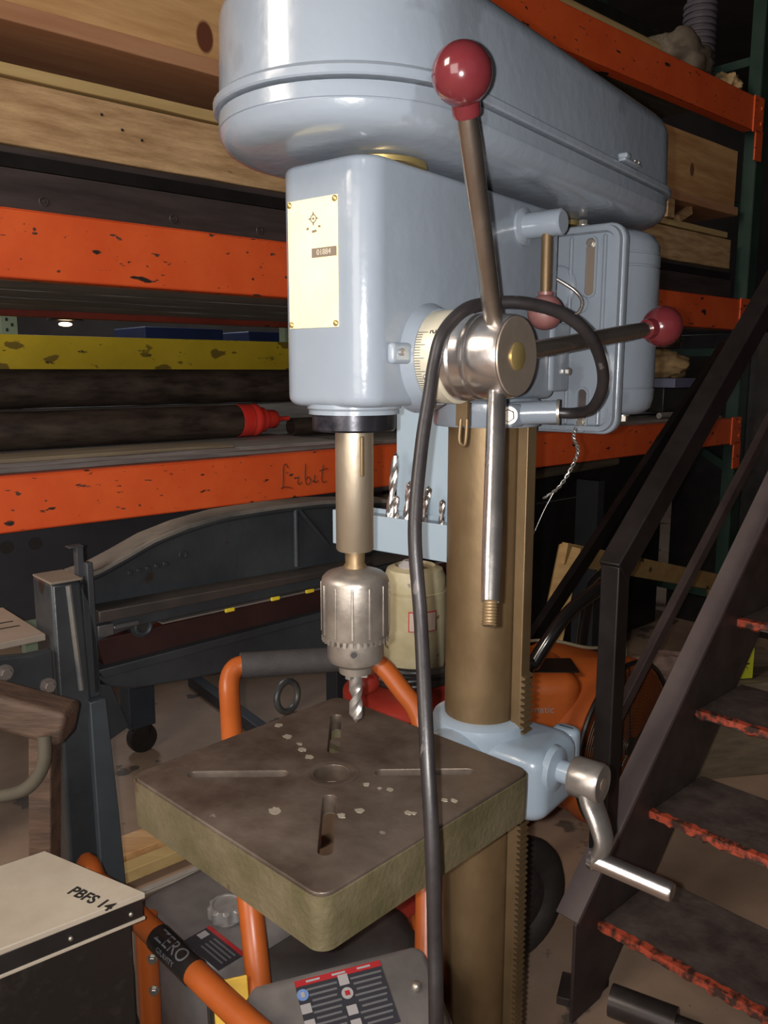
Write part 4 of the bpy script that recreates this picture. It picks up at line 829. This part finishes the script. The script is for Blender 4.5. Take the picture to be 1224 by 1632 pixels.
# ------------------------------------------------------------------ floor clutter
b = MB(); b.torus((-.40, 3.25, .075), .062, .014, 32, 10, (.8, -.6, .1)); tag(b.build('steel_ring', greyedge), 'worn steel ring standing on the floor left of the drill tip', 'ring')
b = MB(); b.bar((-.86, 3.55, .03), (-.36, 2.86, .03), .05, .05); tag(b.build('floor_bar', darkpanel, bevel=.004), 'dark square steel bar lying on the concrete behind the orange handle', 'steel bar')
def fboard(p, q, w_, t_, m, name, label, cat):
    b = MB(); b.bar(p, q, t_, w_); return tag(b.build(name, m, bevel=.002, seg=2), label, cat)
fboard((-1.10, 1.86, .05), (-.40, 2.46, .05), .10, .04, wood_b, 'floor_plank', 'orange-brown plank on the floor, the one farthest from the camera', 'plank')
fboard((-1.05, 1.78, .045), (-.35, 2.38, .045), .05, .035, wood_y, 'floor_batten', 'yellowish batten on the floor beside the orange-brown plank', 'plank')
for k in range(3): fboard((-1.0, 1.70 - .035 * k, .03 + .003 * k), (-.28, 2.315 - .035 * k, .03 + .003 * k), .018, .02, mat('white_strip', (.35, .32, .29), (.45, .42, .38), .5), 'metal_strip', ['pale metal strip nearest the yellowish batten', 'middle one of the three pale metal strips', 'pale metal strip nearest the camera'][k], 'metal strip')
fboard((-1.0, 1.64, .03), (-.2, 2.28, .03), .05, .04, wood_d, 'floor_batten', 'dark brown batten on the floor in front of the pale strips', 'plank')
b = MB(); b.bar((-.36, 1.02, .62), (-.245, 1.05, 0), .035, .01, (1, 0, 0)); b.bar((-.36, 1.02, .62), (-.48, .98, 0), .035, .01, (1, 0, 0)) if False else None
fboard((-.75, 1.45, .02), (-.45, 1.15, .02), .12, .03, wood_a, 'floor_plank', 'light plank on the floor beneath the generator frame at lower left', 'plank')

# ------------------------------------------------------------------ stairs
ST = thing('steel_stairs', 'brown steel stairs with worn orange nosings and black handrail, at right', 'stairs', (.3, -.4, 0), SF)
RUN, RISE, TW = .20, .19, .78
NT = 9
for i in range(NT):
    x = i * RUN; z = .20 + RISE * i
    b = MB(); b.box((x + .125, -TW / 2, z - .010), (.25, TW, .020)); tr = b.build('tread', stairtop, ST, bevel=.002)
    b = MB(); n = 60; rings = []; rs = random.Random(i)
    for k in range(n + 1):
        y = -TW * k / n; j = rs.uniform(-.003, .003); j2 = rs.uniform(-.004, .004)
        rings.append([Vector((x + .012 + j2, y, z + .0025)), Vector((x - .004 + j * .4, y, z + .001)), Vector((x - .006, y, z - .015 + j * 1.6)), Vector((x + .004, y, z - .021 + j * 2))])
    b.loft(rings); b.build('nosing', nosing, tr)
sl = RISE / RUN
def sline(x, dz): return (x, .20 + sl * x + dz)
poly = [(-.16, 0), (-.02, 0)] ; 
top = .12; bot = -.20; xe = NT * RUN
poly = [(-.09, .0), (-.09, sline(-.09, top)[1]), sline(xe, top), sline(xe, bot), (.02, .0)]
def sprism(y0, y1, name, m):
    b = MB(); b.loft([[Vector((x, y0, z)) for x, z in poly], [Vector((x, y1, z)) for x, z in poly]]); return b.build(name, m, ST, bevel=.001)
sprism(.0, .008, 'stringer', stairm); sprism(-TW - .008, -TW, 'stringer', stairm)
for y in (.026,):
    b = MB(); b.bar((-.085, y, sline(-.085, top)[1]), (xe, y, sline(xe, top)[1]), .010, .055); b.build('stringer_flange', flangem, ST)
# railing
PX, PY = .045, .028
b = MB(); b.box((PX, PY, .50), (.044, .044, 1.0)); b.build('rail_post', railm, ST, bevel=.003)
rl = .90
b = MB(); b.bar((PX - .01, PY, .985), (PX + 1.9, PY, .985 + 1.9 * rl), .055, .05, (0, 0, 1)); b.build('handrail', railm, ST, bevel=.003)
b = MB(); b.bar((PX, PY, .62), (PX + 1.9, PY, .62 + 1.9 * rl), .028, .02, (0, 0, 1)); b.build('mid_rail', stairm, ST, bevel=.002)
b = MB(); b.box((PX + 1.0, PY, 1.35), (.045, .045, 1.5)) if False else b.box((PX + 1.86, PY, 2.2), (.05, .05, 1.0)); b.build('rail_post', railm, ST, bevel=.003)
# ------------------------------------------------------------------ fan, frame, hand truck, odds
FC = Vector((.735, 2.38, .275)); fa = Vector((.683, -.73, 0))
Fn = thing('drum_fan', 'orange drum fan with a round wire grille, on the floor behind the stair post', 'fan', (.70, 2.42, 0))
b = MB(); b.lathe([(.255, 0), (.262, -.006), (.262, -.05), (.25, -.05), (.25, -.30), (.252, -.32), (.246, -.32), (.238, -.10), (.245, -.01), (.247, 0)], 56, FC, fa); b.v = b.v; sh = b.build('shell', fanor, Fn)
b = MB(); b.lathe([(.02, -.20), (.246, -.19), (.246, -.318), (.20, -.322)], 40, FC, fa); b.build('shell_back', fanor, sh)
b = MB(); b.torus(FC + fa * .004, .257, .008, 64, 8, fa); b.build('grille_rim', blackp, Fn)
b = MB()
for k in range(22): b.torus(FC + fa * (.012 + .012 * (1 - (k / 22) ** 2)), .028 + k * .0100, .0013, 56, 5, fa)
tag(b.build('grille_rings', mat('grille_wire', (.10, .085, .07), (.16, .13, .10), .4, .5), Fn), 'concentric wire rings', kind='stuff')
u_ = fa.cross(Vector((0, 0, 1))).normalized()
for k in range(5):
    a = 2 * PI * k / 5 + .3; d_ = u_ * math.cos(a) + Vector((0, 0, 1)) * math.sin(a)
    b = MB(); b.tube([FC + fa * .020 + d_ * .02, FC + fa * .006 + d_ * .25], .0025, 6); b.build('grille_spoke', blackp, Fn)
b = MB(); b.lathe([(.03, 0), (.028, .008), (.01, .01)], 24, FC + fa * .018, fa); b.build('grille_badge', blackp, Fn)
for k in range(4):
    a = 2 * PI * k / 4 + .9; d_ = u_ * math.cos(a) + Vector((0, 0, 1)) * math.sin(a); s_ = fa.cross(d_)
    b = MB(); p0 = FC - fa * .06
    b.loft([[p0 + d_ * .04 + s_ * .02, p0 + d_ * .22 + s_ * .085 + fa * .03, p0 + d_ * .22 - s_ * .085 - fa * .03, p0 + d_ * .04 - s_ * .02], [p0 + d_ * .04 + s_ * .02 - fa * .003, p0 + d_ * .22 + s_ * .085 + fa * .027, p0 + d_ * .22 - s_ * .085 - fa * .033, p0 + d_ * .04 - s_ * .02 - fa * .003]])
    b.build('blade', mat('pale_fan_blade', (.42, .36, .30), (.5, .44, .38), .45), Fn)
b = MB(); b.lathe([(.06, -.12), (.06, -.05), (.03, -.04)], 24, FC, fa); b.build('hub', blackp, Fn)
# motor box cowl to the left of the fan with white lettering
lft = -u_ if u_.x > 0 else u_
b = MB(); b.box((.455, 2.46, .31), (.26, .34, .42), Matrix.Rotation(R(0), 3, 'Z')); cw = b.build('cowl', fanor, Fn, bevel=.05, seg=5)
text('matic', .030, basis((.465, 2.289, .425), (1, 0, 0), (0, 0, 1)), 'lettering', label_white, cw)
b = MB(); b.box((.50, 2.40, .521), (.16, .12, .004)); b.build('switch_plate', blackp, cw, bevel=.002)
b = MB(); b.tube(smooth([(.545, 2.31, .30), (.555, 2.24, .26), (.59, 2.20, .235)], 5), .0022, 6); b.tube(smooth([(.53, 2.31, .31), (.57, 2.24, .285), (.61, 2.21, .28)], 5), .0022, 6); b.build('loose_wire', mat('pink_wire', (.5, .25, .25), None, .5), cw)
for x in (.38, .66): b = MB(); b.box((x, 2.46, .055), (.03, .30, .11)); b.build('skid', blackp, Fn, bevel=.004)
# wooden frame
WFm = thing('leaning_wood_frame', 'stained yellow-brown plank frame leaning between column and green upright', 'wooden frame', (.9, 3.2, 0))
FK = lambda x, y, z: tuple(KF @ Vector((x, y, z)))
b = MB(); b.bar(FK(2.04, -.08, .700), FK(3.45, -.08, .33), .085, .03); b.build('top_plank', framewood, WFm, bevel=.003)
b = MB(); b.bar(FK(2.085, -.08, .72), FK(1.76, -.16, .0), .085, .03, (1, 0, 0)); b.build('side_plank', framewood, WFm, bevel=.003)
b = MB(); b.bar(FK(3.40, -.05, .37), FK(3.30, -.12, .0), .085, .03, (1, 0, 0)); b.build('side_plank', framewood, WFm, bevel=.003)
b = MB(); b.tube(smooth([(.27, 2.02, .0), (.37, 2.09, .58), (.40, 2.10, .64), (.447, 2.115, .713), (.50, 2.15, .765), (.58, 2.215, .80), (.68, 2.33, .815), (.74, 2.5, .80), (.72, 2.82, .62), (.70, 2.90, .0)], 8), .019, 18); tag(b.build('tube_handle', mat('gloss_black_tube', (.012, .011, .011), None, .2, 0, 5, coat=.5)), 'glossy black bent tube handle between the column and the stair post', 'handle')
b = MB(); b.tube(smooth([(.38, 2.42, .585), (.50, 2.40, .60), (.62, 2.42, .57), (.72, 2.5, .545), (.80, 2.62, .50), (.80, 2.66, .2), (.78, 2.68, .006), (.70, 2.9, .006)], 6), .005, 8); tag(b.build('pale_cable', mat('pale_cable', (.35, .30, .2), None, .5)), 'thin pale cable arching over the fan', 'cable')
b = MB(); b.bar((.20, 2.62, .0), (1.50, 3.02, 1.80), .055, .03) if False else b.bar(FK(.95, -.30, .0), FK(3.35, -.035, 1.52), .06, .03); tag(b.build('diagonal_bar', blacksteel, bevel=.003), 'long black diagonal bar in front of the rack behind the handrail', 'steel bar')  # dark diagonal band behind the handrail, drawn as a solid bar
# plain dark block added to blacken the space under right of rack
b = MB(); b.box((2.6, .62, .50), (1.95, .5, 1.0)); ob = tag(b.build('dark_infill', blackp, None, KF, bevel=.01), 'black chest added for darkness under the rack, behind the wooden frame', 'infill')
b = MB(); b.box((2.3, .365, .80), (.9, .006, .004)); b.build('infill_seam', greyedge, ob)
b = MB(); b.box((4.42, .10, .80), (1.38, .6, 1.6)); b.box((4.45, -.205, .80), (.62, .012, 1.5)); tag(b.build('dark_filler', blackp, None, KF, bevel=.01), 'plain dark locker beyond the rack upright at the far right', 'filler')  # dark block added to cover the lit floor beyond the upright
for k, (y, z, r_) in enumerate(((.20, .945, .022), (.26, .985, .02))):
    b = MB(); b.tube([(1.2, y, z), (2.9, y + .05, z + .03)], r_, 12); tag(b.build('stored_rod', wood_g if k else wood_d, None, KF), ['front dusty rod under the lower orange beam right of the column', 'rear grey rod under the lower orange beam right of the column'][k], 'rod')
for x in (1.4, 2.7): b = MB(); b.box((x, .25, .45), (.05, .12, .90)); tag(b.build('rod_stand', darkpanel, None, KF), ['dark stand carrying the rods, next to the column', 'dark stand carrying the rods, near the green upright'][x > 2], 'stand')
b = MB(); b.box((3.02, .02, .30), (.30, .30, .60)); tag(b.build('tool_crate', darkpanel, None, KF, bevel=.01), 'dark crate under the yellow-green card, left of the green upright', 'crate') if False else None
b = MB(); b.box((1.20, 2.88, .17), (.62, .36, .34), Matrix.Rotation(R(10), 3, 'Z')); tag(b.build('low_crate', wood_d, bevel=.004), 'low brown crate behind the fan', 'crate')
b = MB(); b.box((1.22, 2.75, .40), (.13, .015, .11), Matrix.Rotation(R(8), 3, 'Z')); tag(b.build('yellow_card', cardy, bevel=.001), 'yellow-green card standing on the low crate', 'card')
lump((1.00, 2.80, .375), (.12, .07, .05), 21, 'pinkish_rag', mat('pinkish_rag', (.20, .13, .11), (.28, .19, .16), .8), 'crumpled pinkish rag on the low crate', 'rag', frame=WF)
# kraft box on the stairs side, seen through the treads
for k, (x, y, z, sx, sy, sz) in enumerate(((1.28, -.55, .0, .30, .34, .44), (1.62, -.60, .0, .3, .3, .98))):
    b = MB(); b.box((x, y, z + sz / 2), (sx, sy, sz)); tag(b.build('cardboard_box', mat('mustard_carton', (.30, .20, .05), (.38, .26, .08), .7), None, SF, bevel=.004), ['mustard carton on the floor seen between the lower treads', 'tall mustard carton behind the upper treads'][k], 'box')
# wheel and shaft
b = MB(); b.torus((.31, 1.80, .155), .115, .040, 40, 14, (.55, -.83, .0)); wh = tag(b.build('tyre', tyre), 'dusty black tyre on the floor behind the lower column', 'tyre')
b = MB(); b.lathe([(.085, -.02), (.085, .02), (.03, .03)], 24, (.31, 1.80, .155), (.55, -.83, 0)); b.build('wheel_hub', darksteel, wh)
b = MB(); b.tube([(.50, 1.62, .035), (.62, 1.55, .035)], .034, 18); b.tube([(.62, 1.55, .035), (.70, 1.503, .035)], .020, 14); b.tube([(.70, 1.503, .035), (.90, 1.386, .035)], .010, 12)
tag(b.build('stepped_shaft', mat('oily_shaft', (.05, .04, .035), (.10, .085, .08), .35, .5)), 'oily stepped steel shaft on the floor under the first tread', 'shaft')
b = MB(); b.bar((.40, 1.64, .012), (.43, 1.72, .012), .02, .03); tag(b.build('floor_offcut', darksteel, bevel=.002), 'dark steel offcut on the concrete beside the lower column', 'offcut')
